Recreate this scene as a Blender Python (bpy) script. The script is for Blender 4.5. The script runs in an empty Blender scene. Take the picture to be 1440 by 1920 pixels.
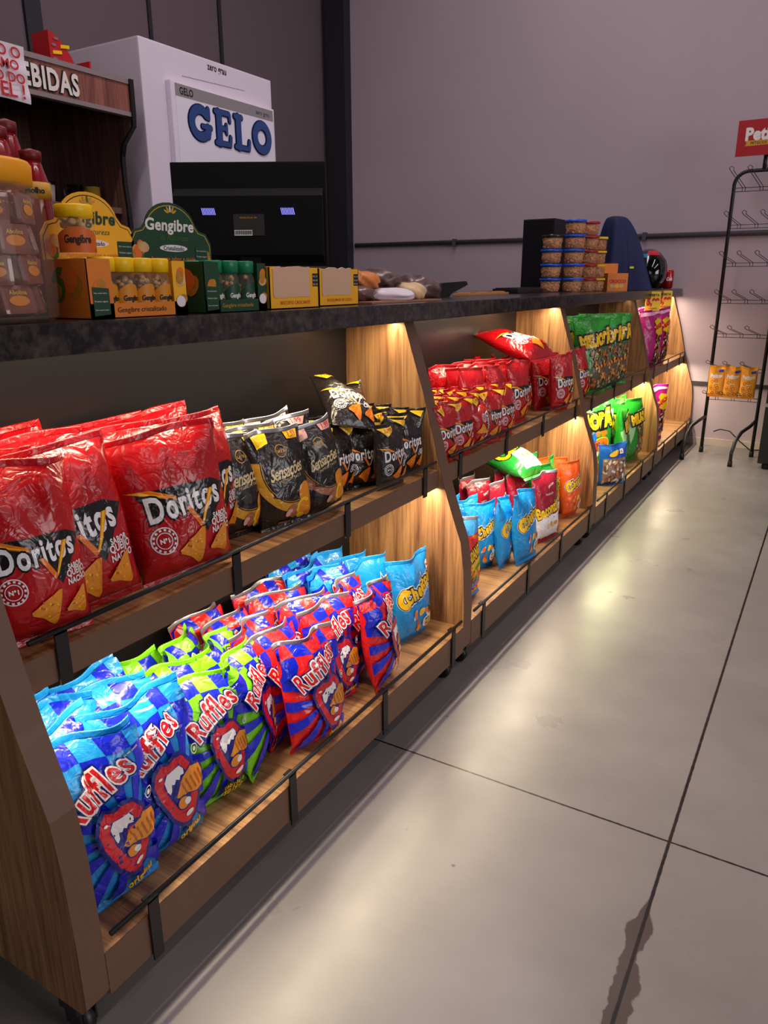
import bpy, bmesh, math, random
import numpy as np
from mathutils import Vector, Matrix
scene = bpy.context.scene
COL = scene.collection
PI = math.pi
# ------------------------------------------------------------------ camera, world, lights, exposure
PITCH, YAW, ROLL, FPX, CAMZ = math.radians(17.2616), math.radians(30.7873), math.radians(-0.22996), 1391.743, 1.08
def make_camera():
    fw = Vector((-math.sin(YAW)*math.cos(PITCH), math.cos(YAW)*math.cos(PITCH), -math.sin(PITCH)))
    r = Vector((math.cos(YAW), math.sin(YAW), 0)); u = r.cross(fw)
    r2 = r*math.cos(ROLL)+u*math.sin(ROLL); u2 = -r*math.sin(ROLL)+u*math.cos(ROLL)
    cd = bpy.data.cameras.new('camera'); co = bpy.data.objects.new('camera', cd); COL.objects.link(co)
    cd.sensor_fit = 'VERTICAL'; cd.sensor_height = 36; cd.lens = FPX/1920*36; cd.clip_start = .02
    m = Matrix((r2, u2, -fw)).transposed().to_4x4(); m.translation = Vector((0, 0, CAMZ)); co.matrix_world = m
    scene.camera = co
make_camera()
scene.view_settings.view_transform = 'Standard'; scene.view_settings.look = 'None'
scene.view_settings.gamma = 1; scene.view_settings.use_curve_mapping = False
scene.view_settings.exposure = 0.0
W_ = bpy.data.worlds.new('room_ambient'); scene.world = W_; W_.use_nodes = True
W_.node_tree.nodes['Background'].inputs[0].default_value = (.62, .5, .56, 1)
W_.node_tree.nodes['Background'].inputs[1].default_value = .24
def area(name, loc, sx, sy, power, col, rot=(0, 0, 0), spread=PI):
    l = bpy.data.lights.new(name, 'AREA'); l.shape = 'RECTANGLE'; l.size = sx; l.size_y = sy; l.energy = power; l.color = col; l.spread = spread
    o = bpy.data.objects.new(name, l); o.location = loc; o.rotation_euler = rot; COL.objects.link(o); return o
CEIL = (1.0, .86, .88)
area('ceiling_lamp_light', (-1.45, 2.0, 4.23), .10, 5.2, 78, CEIL)
area('ceiling_lamp_light', (1.3, 2.0, 4.23), .12, 4.0, 30, CEIL)
area('ceiling_lamp_light', (3.4, 2.0, 4.23), .12, 4.0, 34, CEIL)
area('added_fill_light', (5.85, 1.6, 2.0), 2.4, 3.6, 105, (1., .93, .93), (0, PI/2, 0))  # added soft fill from the aisle side, brightens the bag fronts
area('added_fill_light', (1.2, -3.85, 2.0), 3.6, 2.4, 10, (1., .93, .93), (PI/2, 0, 0))  # weaker added fill from behind the camera
LEDC = (1.0, .84, .60)
PY = [.49, 1.765, 3.05, 4.31, 5.44]        # divider positions along the counter
UP = [4.2, 4.2, .35, 8.0]; LO = [6.0, 7.0, 7.5, 7.0]
for i in range(4):
    y0, y1 = PY[i]+.03, PY[i+1]-.03
    area('led_strip_light', (-1.00, (y0+y1)/2, .976), .014, (y1-y0), UP[i], LEDC)
    area('led_strip_light', (-.879, (y0+y1)/2, .5446), .012, (y1-y0), LO[i], LEDC if i != 2 else (.95, .95, .5))
# ------------------------------------------------------------------ helpers
def lin(c):
    return tuple((v/255/12.92 if v/255 <= .04045 else ((v/255+.055)/1.055)**2.4) for v in c)
MC = {}
def new_mat(name):
    m = bpy.data.materials.new(name); m.use_nodes = True
    nt = m.node_tree; return m, nt, nt.nodes['Principled BSDF']
def mat(name, rgb, rough=.5, metal=0, spec=.5, bump=0, bscale=200, var=0, coat=0, emit=0, trans=0, alpha=1, ior=1.45):
    if name in MC: return MC[name]
    m, nt, b = new_mat(name); L = nt.links.new; c = lin(rgb)
    b.inputs['Base Color'].default_value = (*c, 1); b.inputs['Roughness'].default_value = rough
    b.inputs['Metallic'].default_value = metal; b.inputs['Specular IOR Level'].default_value = spec
    b.inputs['IOR'].default_value = ior
    if coat: b.inputs['Coat Weight'].default_value = coat; b.inputs['Coat Roughness'].default_value = .06
    if trans: b.inputs['Transmission Weight'].default_value = trans
    if alpha < 1: b.inputs['Alpha'].default_value = alpha
    if emit: b.inputs['Emission Color'].default_value = (*c, 1); b.inputs['Emission Strength'].default_value = emit
    if bump or var:
        tc = nt.nodes.new('ShaderNodeTexCoord'); n = nt.nodes.new('ShaderNodeTexNoise'); n.inputs['Scale'].default_value = bscale
        n.inputs['Detail'].default_value = 3; L(tc.outputs['Object'], n.inputs['Vector'])
        if bump:
            bp = nt.nodes.new('ShaderNodeBump'); bp.inputs['Strength'].default_value = bump; bp.inputs['Distance'].default_value = .002
            L(n.outputs['Fac'], bp.inputs['Height']); L(bp.outputs['Normal'], b.inputs['Normal'])
        if var:
            mx = nt.nodes.new('ShaderNodeMix'); mx.data_type = 'RGBA'
            mx.inputs[6].default_value = (*[v*(1-var) for v in c], 1); mx.inputs[7].default_value = (*[min(1, v*(1+var)) for v in c], 1)
            L(n.outputs['Fac'], mx.inputs[0]); L(mx.outputs[2], b.inputs['Base Color'])
    MC[name] = m; return m
def film(name, rgb, rough=.27, metal=.0, amt=1.):
    """printed plastic film with fine crinkles"""
    k = 'film_'+name
    if k in MC: return MC[k]
    m, nt, b = new_mat(k); L = nt.links.new; N = nt.nodes.new
    b.inputs['Base Color'].default_value = (*lin(rgb), 1); b.inputs['Roughness'].default_value = rough; b.inputs['Metallic'].default_value = metal
    b.inputs['Specular IOR Level'].default_value = .45; b.inputs['Coat Weight'].default_value = .3; b.inputs['Coat Roughness'].default_value = .14
    tc = N('ShaderNodeTexCoord'); oi = N('ShaderNodeObjectInfo'); ad = N('ShaderNodeVectorMath'); ad.operation = 'ADD'; L(tc.outputs['Object'], ad.inputs[0]); L(oi.outputs['Location'], ad.inputs[1])
    hs = []
    for sc, w in ((13, 1.), (34, .45)):
        n = N('ShaderNodeTexNoise'); n.inputs['Scale'].default_value = sc; n.inputs['Detail'].default_value = 2.5; n.inputs['Distortion'].default_value = .9; L(ad.outputs[0], n.inputs['Vector'])
        s = N('ShaderNodeMath'); s.operation = 'SUBTRACT'; s.inputs[1].default_value = .5; L(n.outputs['Fac'], s.inputs[0])
        q = N('ShaderNodeMath'); q.operation = 'ABSOLUTE'; L(s.outputs[0], q.inputs[0])
        mn = N('ShaderNodeMath'); mn.operation = 'MINIMUM'; mn.inputs[1].default_value = .12; L(q.outputs[0], mn.inputs[0])
        mu = N('ShaderNodeMath'); mu.operation = 'MULTIPLY'; mu.inputs[1].default_value = w; L(mn.outputs[0], mu.inputs[0]); hs.append(mu.outputs[0])
    a_ = N('ShaderNodeMath'); a_.operation = 'ADD'; L(hs[0], a_.inputs[0]); L(hs[1], a_.inputs[1])
    bp = N('ShaderNodeBump'); bp.inputs['Strength'].default_value = .5*amt; bp.inputs['Distance'].default_value = .022; L(a_.outputs[0], bp.inputs['Height'])
    L(bp.outputs[0], b.inputs['Normal']); L(bp.outputs[0], b.inputs['Coat Normal'])
    MC[k] = m; return m
def wood(name, axis, light=(198, 148, 96), dark=(122, 80, 50), rough=.42):
    if name in MC: return MC[name]
    m, nt, b = new_mat(name); L = nt.links.new; N = nt.nodes.new
    tc = N('ShaderNodeTexCoord'); mp = N('ShaderNodeMapping'); sc = [28., 28., 28.]; sc[axis] = 1.6
    mp.inputs['Scale'].default_value = sc; L(tc.outputs['Object'], mp.inputs['Vector'])
    n1 = N('ShaderNodeTexNoise'); n1.inputs['Scale'].default_value = 1.0; n1.inputs['Detail'].default_value = 6; n1.inputs['Roughness'].default_value = .65; n1.inputs['Distortion'].default_value = .6
    L(mp.outputs[0], n1.inputs['Vector'])
    mp2 = N('ShaderNodeMapping'); s2 = [170., 170., 170.]; s2[axis] = 5; mp2.inputs['Scale'].default_value = s2; L(tc.outputs['Object'], mp2.inputs['Vector'])
    n2 = N('ShaderNodeTexNoise'); n2.inputs['Scale'].default_value = 1.0; n2.inputs['Detail'].default_value = 3; L(mp2.outputs[0], n2.inputs['Vector'])
    r1 = N('ShaderNodeValToRGB'); e = r1.color_ramp.elements
    e[0].position = .34; e[0].color = (*lin(dark), 1); e[1].position = .62; e[1].color = (*lin(light), 1)
    el = e.new(.5); el.color = (*lin([(a*2+c)/3 for a, c in zip(light, dark)]), 1)
    L(n1.outputs['Fac'], r1.inputs['Fac'])
    r2 = N('ShaderNodeValToRGB'); q = r2.color_ramp.elements; q[0].position = .36; q[0].color = (.55, .48, .42, 1); q[1].position = .5; q[1].color = (1, 1, 1, 1)
    L(n2.outputs['Fac'], r2.inputs['Fac'])
    mx = N('ShaderNodeMix'); mx.data_type = 'RGBA'; mx.blend_type = 'MULTIPLY'; mx.inputs[0].default_value = .7
    L(r1.outputs[0], mx.inputs[6]); L(r2.outputs[0], mx.inputs[7]); L(mx.outputs[2], b.inputs['Base Color'])
    b.inputs['Roughness'].default_value = rough
    bp = N('ShaderNodeBump'); bp.inputs['Strength'].default_value = .12; bp.inputs['Distance'].default_value = .001; L(n2.outputs['Fac'], bp.inputs['Height']); L(bp.outputs[0], b.inputs['Normal'])
    MC[name] = m; return m

class MB:
    """collects shapes and links them as ONE mesh object"""
    def __init__(s): s.v = []; s.f = []; s.m = []; s.sm = []; s.mats = []
    def mi(s, m):
        if m not in s.mats: s.mats.append(m)
        return s.mats.index(m)
    def add(s, vs, fs, m, smooth=False):
        o = len(s.v); s.v += [tuple(p) for p in vs]; k = s.mi(m)
        for f in fs: s.f.append([i+o for i in f]); s.m.append(k); s.sm.append(smooth)
        return s
    def box(s, lo, hi, m, rz=0, c=None):
        x0, y0, z0 = lo; x1, y1, z1 = hi
        vs = [Vector(p) for p in [(x0,y0,z0),(x1,y0,z0),(x1,y1,z0),(x0,y1,z0),(x0,y0,z1),(x1,y0,z1),(x1,y1,z1),(x0,y1,z1)]]
        if rz:
            c = Vector(c or ((x0+x1)/2, (y0+y1)/2, 0)); R = Matrix.Rotation(rz, 3, 'Z'); vs = [R @ (p-c)+c for p in vs]
        s.add(vs, [(0,3,2,1),(4,5,6,7),(0,1,5,4),(1,2,6,5),(2,3,7,6),(3,0,4,7)], m); return s
    def bbox(s, lo, hi, m, b=.004, seg=2, M=None):
        bm = bmesh.new(); bmesh.ops.create_cube(bm, size=1)
        for v in bm.verts: v.co = Vector([(lo[i]+hi[i])/2 + v.co[i]*(hi[i]-lo[i]) for i in range(3)])
        bmesh.ops.bevel(bm, geom=bm.edges[:], offset=b, segments=seg, affect='EDGES', profile=.7)
        bm.verts.index_update()
        s.add([(M @ v.co if M else v.co) for v in bm.verts], [[v.index for v in f.verts] for f in bm.faces], m, False); bm.free(); return s
    def prism(s, pts, axis, a, b, m, smooth=False):
        """pts: 2-D outline in the two other axes (in order), extruded along axis from a to b"""
        n = len(pts)
        def P(p, t):
            q = list(p); q.insert(axis, t); return q
        vs = [P(p, a) for p in pts]+[P(p, b) for p in pts]
        fs = [list(range(n)), list(range(2*n-1, n-1, -1))]+[(i, n+i, n+(i+1) % n, (i+1) % n) for i in range(n)]
        s.add(vs, fs, m, smooth); return s
    def tube(s, pts, r, m, n=8, cap=True, closed=False):
        pts = [Vector(p) for p in pts]; K = len(pts); vs = []; rs = r if isinstance(r, (list, tuple)) else [r]*K
        up = None
        for i, p in enumerate(pts):
            if closed: d = pts[(i+1) % K]-pts[i-1]
            else: d = pts[min(i+1, K-1)]-pts[max(i-1, 0)]
            d.normalize()
            if up is None: up = Vector((0, 0, 1)) if abs(d.z) < .9 else Vector((1, 0, 0))
            a = d.cross(up); a.normalize(); up = a.cross(d); up.normalize()
            for k in range(n):
                t = 2*PI*k/n; vs.append(p+(a*math.cos(t)+up*math.sin(t))*rs[i])
        fs = []
        for i in range(K if closed else K-1):
            for k in range(n):
                a0, b0 = i*n+k, i*n+(k+1) % n; j = (i+1) % K
                fs.append((a0, b0, j*n+(k+1) % n, j*n+k))
        if cap and not closed: fs += [list(range(n-1, -1, -1)), list(range((K-1)*n, K*n))]
        s.add(vs, fs, m, True); return s
    def lathe(s, prof, m, c=(0, 0, 0), n=24, smooth=True, M=None):
        vs = []; K = len(prof)
        for (r, z) in prof:
            for k in range(n):
                t = 2*PI*k/n; p = Vector((c[0]+r*math.cos(t), c[1]+r*math.sin(t), c[2]+z)); vs.append(M @ p if M else p)
        fs = [(i*n+k, i*n+(k+1) % n, (i+1)*n+(k+1) % n, (i+1)*n+k) for i in range(K-1) for k in range(n)]
        if prof[0][0] > 1e-5: fs.append(list(range(n-1, -1, -1)))
        if prof[-1][0] > 1e-5: fs.append(list(range((K-1)*n, K*n)))
        s.add(vs, fs, m, smooth); return s
    def build(s, name, parent=None, loc=(0, 0, 0), rot=(0, 0, 0)):
        me = bpy.data.meshes.new(name); me.from_pydata(s.v, [], s.f)
        for m in s.mats: me.materials.append(m)
        me.polygons.foreach_set('material_index', s.m); me.polygons.foreach_set('use_smooth', s.sm); me.update()
        o = bpy.data.objects.new(name, me); COL.objects.link(o); o.location = loc; o.rotation_euler = rot
        if parent: o.parent = parent
        return o
def tag(o, label=None, cat=None, group=None, kind=None):
    if label: o['label'] = label
    if cat: o['category'] = cat
    if group: o['group'] = group
    if kind: o['kind'] = kind
    return o
def empty(name, loc=(0, 0, 0), rz=0):
    o = bpy.data.objects.new(name, None); COL.objects.link(o); o.location = loc; o.rotation_euler = (0, 0, rz); o.empty_display_size = .05; return o
# text -> 2-D mesh
TC = {}
def text2d(s, off=0., shear=0., spacing=1.):
    k = (s, off, shear, spacing)
    if k in TC: return TC[k]
    def mk(o_):
        cu = bpy.data.curves.new('t', 'FONT'); cu.body = s; cu.offset = o_; cu.shear = shear; cu.space_character = spacing
        cu.resolution_u = 3; ob = bpy.data.objects.new('t', cu); COL.objects.link(ob)
        dg = bpy.context.evaluated_depsgraph_get(); dg.update()
        me = ob.evaluated_get(dg).to_mesh(); v = np.array([x.co[:2] for x in me.vertices]); f = [list(p.vertices) for p in me.polygons]
        ob.evaluated_get(dg).to_mesh_clear(); bpy.data.objects.remove(ob); bpy.data.curves.remove(cu); return v, f
    v0, _ = mk(0.); v, f = mk(off)
    c = (v0.min(0)+v0.max(0))/2
    w = v0[:, 0].max()-v0[:, 0].min()
    TC[k] = (v-c, f, w); return TC[k]
def flat_text(mb, s, width, M, m, off=.02, shear=0, depth=.0008, height=None, spacing=1.05):
    """text put on a flat surface; M maps (x, y, z-out) to the place; width is the finished width"""
    v, f, w = text2d(s, off, shear, spacing); k = width/w
    ky = k if height is None else height/.7
    mb.add([M @ Vector((p[0]*k, p[1]*ky, depth)) for p in v], f, m)
def frame(o, x, y):
    x = Vector(x).normalized(); y = Vector(y).normalized(); z = x.cross(y)
    M = Matrix((x, y, z)).transposed().to_4x4(); M.translation = Vector(o); return M
def flat_poly(mb, pts, M, m, depth=.0005):
    mb.add([M @ Vector((p[0], p[1], depth)) for p in pts], [list(range(len(pts)))], m)
def circ(cx, cy, rx, ry=None, n=24, a0=0, a1=2*PI, rot=0):
    ry = rx if ry is None else ry; c, s = math.cos(rot), math.sin(rot); out = []
    full = abs(a1-a0-2*PI) < 1e-6
    for i in range(n if full else n+1):
        t = a0+(a1-a0)*i/n; x, y = rx*math.cos(t), ry*math.sin(t); out.append((cx+x*c-y*s, cy+x*s+y*c))
    return out
# ------------------------------------------------------------------ the room
def wall_mat():
    m, nt, b = new_mat('painted_block_wall'); L = nt.links.new; N = nt.nodes.new
    tc = N('ShaderNodeTexCoord'); n = N('ShaderNodeTexNoise'); n.inputs['Scale'].default_value = 1.3; n.inputs['Detail'].default_value = 5; L(tc.outputs['Object'], n.inputs[0])
    r = N('ShaderNodeValToRGB'); e = r.color_ramp.elements; e[0].color = (*lin((170, 155, 164)), 1); e[1].color = (*lin((186, 170, 179)), 1); L(n.outputs['Fac'], r.inputs[0]); L(r.outputs[0], b.inputs['Base Color'])
    mp = N('ShaderNodeMapping'); mp.inputs['Rotation'].default_value = (PI/2, 0, 0); L(tc.outputs['Object'], mp.inputs[0])
    br = N('ShaderNodeTexBrick'); br.inputs['Scale'].default_value = 1; br.inputs['Brick Width'].default_value = .8; br.inputs['Row Height'].default_value = .4; br.inputs['Mortar Size'].default_value = .004; br.inputs['Color1'].default_value = (1,1,1,1); br.inputs['Color2'].default_value = (1,1,1,1); br.inputs['Mortar'].default_value = (0,0,0,1)
    L(mp.outputs[0], br.inputs[0]); n2 = N('ShaderNodeTexNoise'); n2.inputs['Scale'].default_value = 45; L(tc.outputs['Object'], n2.inputs[0])
    ad = N('ShaderNodeMath'); ad.operation = 'MULTIPLY_ADD'; ad.inputs[1].default_value = .25; L(n2.outputs['Fac'], ad.inputs[0]); L(br.outputs['Color'], ad.inputs[2])
    bp = N('ShaderNodeBump'); bp.inputs['Strength'].default_value = .25; bp.inputs['Distance'].default_value = .004; L(ad.outputs[0], bp.inputs['Height']); L(bp.outputs[0], b.inputs['Normal'])
    b.inputs['Roughness'].default_value = .75; return m
JX, JY = -.138, 1.349
def floor_mat():
    m, nt, b = new_mat('polished_concrete'); L = nt.links.new; N = nt.nodes.new
    tc = N('ShaderNodeTexCoord'); sp = N('ShaderNodeSeparateXYZ'); L(tc.outputs['Object'], sp.inputs[0])
    def noise(s, d=4, src=None):
        n = N('ShaderNodeTexNoise'); n.inputs['Scale'].default_value = s; n.inputs['Detail'].default_value = d; L(src or tc.outputs['Object'], n.inputs[0]); return n.outputs['Fac']
    def math_(op, a, bb=None, c=None):
        x = N('ShaderNodeMath'); x.operation = op
        for i, q in enumerate((a, bb, c)):
            if q is None: continue
            if isinstance(q, (int, float)): x.inputs[i].default_value = q
            else: L(q, x.inputs[i])
        return x.outputs[0]
    def mix(f, a, bb):
        x = N('ShaderNodeMix'); x.data_type = 'RGBA'
        if isinstance(f, (int, float)): x.inputs[0].default_value = f
        else: L(f, x.inputs[0])
        for i, q in ((6, a), (7, bb)):
            if isinstance(q, tuple): x.inputs[i].default_value = (*q, 1)
            else: L(q, x.inputs[i])
        return x.outputs[2]
    def mr(v, a, bb, c=0, d=1):
        x = N('ShaderNodeMapRange'); x.inputs[1].default_value = a; x.inputs[2].default_value = bb; x.inputs[3].default_value = c; x.inputs[4].default_value = d; L(v, x.inputs[0]); return x.outputs[0]
    base = mix(mr(noise(1.1, 6), .3, .7), lin((122, 117, 117)), lin((146, 141, 139)))
    base = mix(mr(noise(9, 6), .35, .8, 0, .25), base, lin((100, 95, 95)))
    # small dark flecks and scuffs
    vo = N('ShaderNodeTexVoronoi'); vo.inputs['Scale'].default_value = 7; L(tc.outputs['Object'], vo.inputs[0])
    fl = math_('MULTIPLY', mr(vo.outputs['Distance'], .035, .02), mr(noise(2.5, 2), .56, .6)); base = mix(math_('MULTIPLY', fl, .75), base, lin((70, 62, 62)))
    # saw-cut joints
    dx = math_('ABSOLUTE', math_('SUBTRACT', sp.outputs[0], JX)); dy = math_('ABSOLUTE', math_('SUBTRACT', sp.outputs[1], JY))
    wob = math_('MULTIPLY', noise(60, 3), .003)
    jm = math_('MAXIMUM', mr(math_('SUBTRACT', dx, wob), .0022, .001), mr(math_('SUBTRACT', dy, wob), .0015, .0005))
    # wet stain that follows the joint near the viewer
    env = math_('MULTIPLY', mr(sp.outputs[1], 1.19, 1.10), mr(sp.outputs[1], .70, .86))
    wid = math_('ADD', math_('MULTIPLY', noise(14, 4), .062), -.014)
    st = mr(math_('SUBTRACT', math_('ABSOLUTE', math_('SUBTRACT', sp.outputs[0], JX-.003)), math_('MULTIPLY', wid, env)), .0015, -.0015)
    base = mix(st, base, lin((78, 67, 64))); base = mix(jm, base, lin((28, 20, 20)))
    L(base, b.inputs['Base Color'])
    ro = mr(noise(5, 5), .3, .7, .26, .38); L(ro, b.inputs['Roughness']); b.inputs['Specular IOR Level'].default_value = .55
    bp = N('ShaderNodeBump'); bp.inputs['Strength'].default_value = .06; bp.inputs['Distance'].default_value = .003; L(noise(22, 4), bp.inputs['Height']); L(bp.outputs[0], b.inputs['Normal'])
    return m
WALL = wall_mat()
def struct(mb, name): o = mb.build(name); o['kind'] = 'structure'; return o
struct(MB().box((-3.9, -4, -.1), (6, 5.6, 0), floor_mat()), 'floor')
struct(MB().box((-3.9, 5.45, 0), (6, 5.6, 4.6), WALL), 'wall_back')
wl = MB().box((-3.9, -4, 0), (-3.75, 5.45, 4.6), mat('side_wall_paint', (100, 87, 92), .8, bump=.2, bscale=40)); struct(wl, 'wall_left')
struct(MB().box((-3.9, -4, 4.6), (6, 5.6, 4.7), mat('ceiling_paint', (70, 66, 70), .9)), 'ceiling')
struct(MB().box((6, -4, 0), (6.1, 5.6, 4.6), mat('right_wall_paint', (120, 108, 116), .9)), 'wall_right')
struct(MB().box((-3.9, -4.1, 0), (6.1, -4, 4.6), mat('right_wall_paint', (120, 108, 116), .9)), 'wall_front')
wf = mat('fill_panel_frame_grey', (70, 70, 76), .4, .6); wp = mat('fill_panel_glow', (210, 214, 220), .3, emit=.5)  # unseen framed glowing panels, added to go with the fill lights
w = MB(); w.box((5.93, -.25, .75), (5.999, 3.45, 3.25), wf); w.box((5.92, -.20, .80), (5.931, 3.40, 3.20), wp); struct(w, 'added_fill_panel_1')
w = MB(); w.box((-.65, -3.999, .75), (3.05, -3.93, 3.25), wf); w.box((-.60, -3.931, .80), (3.0, -3.92, 3.20), wp); struct(w, 'added_fill_panel_2')
dk = mat('dark_column_paint', (36, 34, 44), .6)
struct(MB().box((-3.705, 5.36, 0), (-3.53, 5.45, 4.6), dk), 'trim_1')                 # dark steel column by the corner
for n, (a, b_, t) in enumerate([(2.774, 2.868, .02), (3.606, 3.630, .012), (4.212, 4.240, .012)]):   # joints and column on the side wall
    struct(MB().box((-3.75, a, 0), (-3.75+t, b_, 4.6), dk), 'trim_%d' % (n+2))
tp = MB().tube([(-3.5, 5.435, 1.362), (6, 5.435, 1.357)], .017, mat('conduit_grey', (78, 74, 82), .45), 10)
for x in (-2.6, -1.2, .4): tp.box((x-.012, 5.41, 1.335), (x+.012, 5.45, 1.385), mat('conduit_grey', (78, 74, 82)))
struct(tp, 'trim_5')
struct(MB().box((-3.7, 5.43, .0), (6, 5.45, .045), mat('skirting_cream', (196, 182, 170), .5)), 'baseboard_back')
struct(MB().box((-3.7, 5.437, .40), (6, 5.45, .425), mat('dark_wall_rail', (48, 44, 50), .6)), 'trim_6')
# ------------------------------------------------------------------ shelving
woodV = wood('oak_laminate_vertical', 2); woodX = wood('oak_laminate_shelf', 0, light=(194, 148, 98), dark=(112, 74, 48))
woodE = mat('brown_edge_banding', (104, 76, 58), .5, var=.12, bscale=60)
blk = mat('black_metal', (22, 21, 22), .38, bump=.15, bscale=120)
backm = mat('gloss_black_back_panel', (30, 28, 30), .30, spec=.5, bump=.06, bscale=3)
led = mat('led_diffuser', (255, 226, 170), emit=6)
ledoff = mat('led_diffuser_dim', (255, 226, 170), emit=.6)
PROF = [(-.975, .982), (-.942, .88), (-.915, .80), (-.888, .70), (-.862, .60), (-.838, .52), (-.815, .455), (-.795, .40), (-.784, .32), (-.779, .2), (-.779, .085), (-.79, .07)]
ZT, ZB = .595, .153
def side_panel(par, y, half=.0125):
    m = MB(); pts = [(-1.17, .982)]+[(x, z) for x, z in PROF]+[(-1.17, .07)]
    pts = [(p[0], p[1]) for p in pts]
    m.prism([(a, b) for a, b in pts], 1, y-half, y+half, woodV)
    # front edge banding, a hair proud of the panel
    n = len(PROF); vs = []
    for (x, z) in PROF: vs += [(x+.001, y-half-.0004, z), (x+.001, y+half+.0004, z)]
    m.add(vs, [(2*i, 2*i+1, 2*i+3, 2*i+2) for i in range(n-1)], woodE)
    return m.build('side_panel', par)
BRK = [[(.60, .95, 1.30, 1.665), (.57, .93, 1.29, 1.655)], [(1.87, 2.25, 2.60, 2.98), (1.87, 2.22, 2.57, 2.965)],
       [(3.24, 3.58, 3.95, 4.24), (3.20, 3.58, 3.92, 4.22)], [(4.50, 4.90, 5.26, 5.41), (4.46, 4.85, 5.25, 5.41)]]
UNITL = ['oak snack shelf unit under the counter holding red and black bags above blue ones', 'oak snack shelf unit holding small red bags above a mixed lower shelf',
         'oak snack shelf unit with large green bags on both of its shelves', 'oak snack shelf unit against the back wall holding magenta bags']
for i in range(4):
    y0, y1 = PY[i], PY[i+1]
    U = empty('shelf_unit', (0, 0, 0)); tag(U, UNITL[i], 'shelf unit', 'shelf units under the stone counter')
    side_panel(U, y0 if i == 0 else y0+.0125, .02 if i == 0 else .0125)
    if i == 3: side_panel(U, y1, .0125)
    else: side_panel(U, y1-.0127, .0125)
    a, b_ = y0+.03, y1-.03
    a = y0+.0255 if i else y0+.0205; b_ = y1-.0257 if i < 3 else y1-.013
    s = MB(); s.box((-1.155, a, .547), (-.866, b_, ZT), woodX); s.add([(-.865, a, .547), (-.865, b_, .547), (-.865, b_, ZT), (-.865, a, ZT)], [(0, 1, 2, 3)], woodE); s.build('upper_shelf', U)
    s = MB(); s.box((-1.155, a, .075), (-.778, b_, ZB), woodX); s.add([(-.777, a, .075), (-.777, b_, .075), (-.777, b_, ZB), (-.777, a, ZB)], [(0, 1, 2, 3)], woodE); s.build('lower_shelf', U)
    MB().box((-1.168, a, .08), (-1.156, b_, .978), backm).build('back_panel', U)
    for (xx, zz, on) in ((-1.0, .9778, i != 2), (-.879, .5455, True)):
        MB().box((xx-.006, a+.01, zz), (xx+.006, b_-.01, zz+(.004 if zz > .9 else .0014)), led if on else ledoff).build('light_strip', U)
    for (xf, zs, zb, ys) in ((-.864, ZT, .545, BRK[i][1]), (-.776, ZB, .070, BRK[i][0])):
        zr = zs+.026; xr = xf+.0005
        rl = MB().tube([(xr, a+.012, zr), (xr, b_-.02, zr)], .0042, blk, 8).build('rail', U)
        for y in ys:
            MB().box((xf+.0015, y-.010, zb-.004), (xf+.0045, y+.010, zr+.002), blk).box((xf-.012, y-.010, zr-.004), (xf+.0045, y+.010, zr-.001), blk).build('bracket', rl)
    for y in ((y0+(.05 if i else .0), y1-.06) if i < 3 else (y0+.05, y1-.1)):
        for x in (-.825, -1.10):
            c = MB(); c.box((x-.02, y-.02, .055), (x+.02, y+.02, .0695 if i == 0 and y < .5 else .0745), blk)
            c.box((x-.018, y-.014, .02), (x+.018, y-.011, .06), blk).box((x-.018, y+.011, .02), (x+.018, y+.014, .06), blk)
            M = Matrix.Translation((x, y, .0245)) @ Matrix.Rotation(PI/2, 4, 'X')
            c.lathe([(0, -.010), (.021, -.010), (.0245, -.006), (.0245, .006), (.021, .010), (0, .010)], blk, n=20, M=M).build('caster', U)
# stone countertop
def granite():
    m, nt, b = new_mat('black_granite'); L = nt.links.new; N = nt.nodes.new
    tc = N('ShaderNodeTexCoord'); n = N('ShaderNodeTexNoise'); n.inputs['Scale'].default_value = 45; n.inputs['Detail'].default_value = 8; n.inputs['Roughness'].default_value = .7; L(tc.outputs['Object'], n.inputs[0])
    r = N('ShaderNodeValToRGB'); e = r.color_ramp.elements; e[0].position = .42; e[0].color = (*lin((22, 19, 19)), 1); e[1].position = .7; e[1].color = (*lin((74, 66, 62)), 1)
    L(n.outputs['Fac'], r.inputs[0]); L(r.outputs[0], b.inputs['Base Color']); b.inputs['Roughness'].default_value = .2; return m
ct = MB().bbox((-1.76, -.6, .982), (-.925, 5.44, 1.027), granite(), .003, 2).build('countertop')
tag(ct, 'long black granite countertop running over the wooden snack shelves', 'countertop')
cb = MB().box((-1.72, -.55, 0), (-1.70, 5.40, .9815), mat('counter_base_grey', (60, 54, 58), .6)).build('counter_base')
tag(cb, 'dark rear panel carrying the back of the granite countertop', 'counter base')
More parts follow.
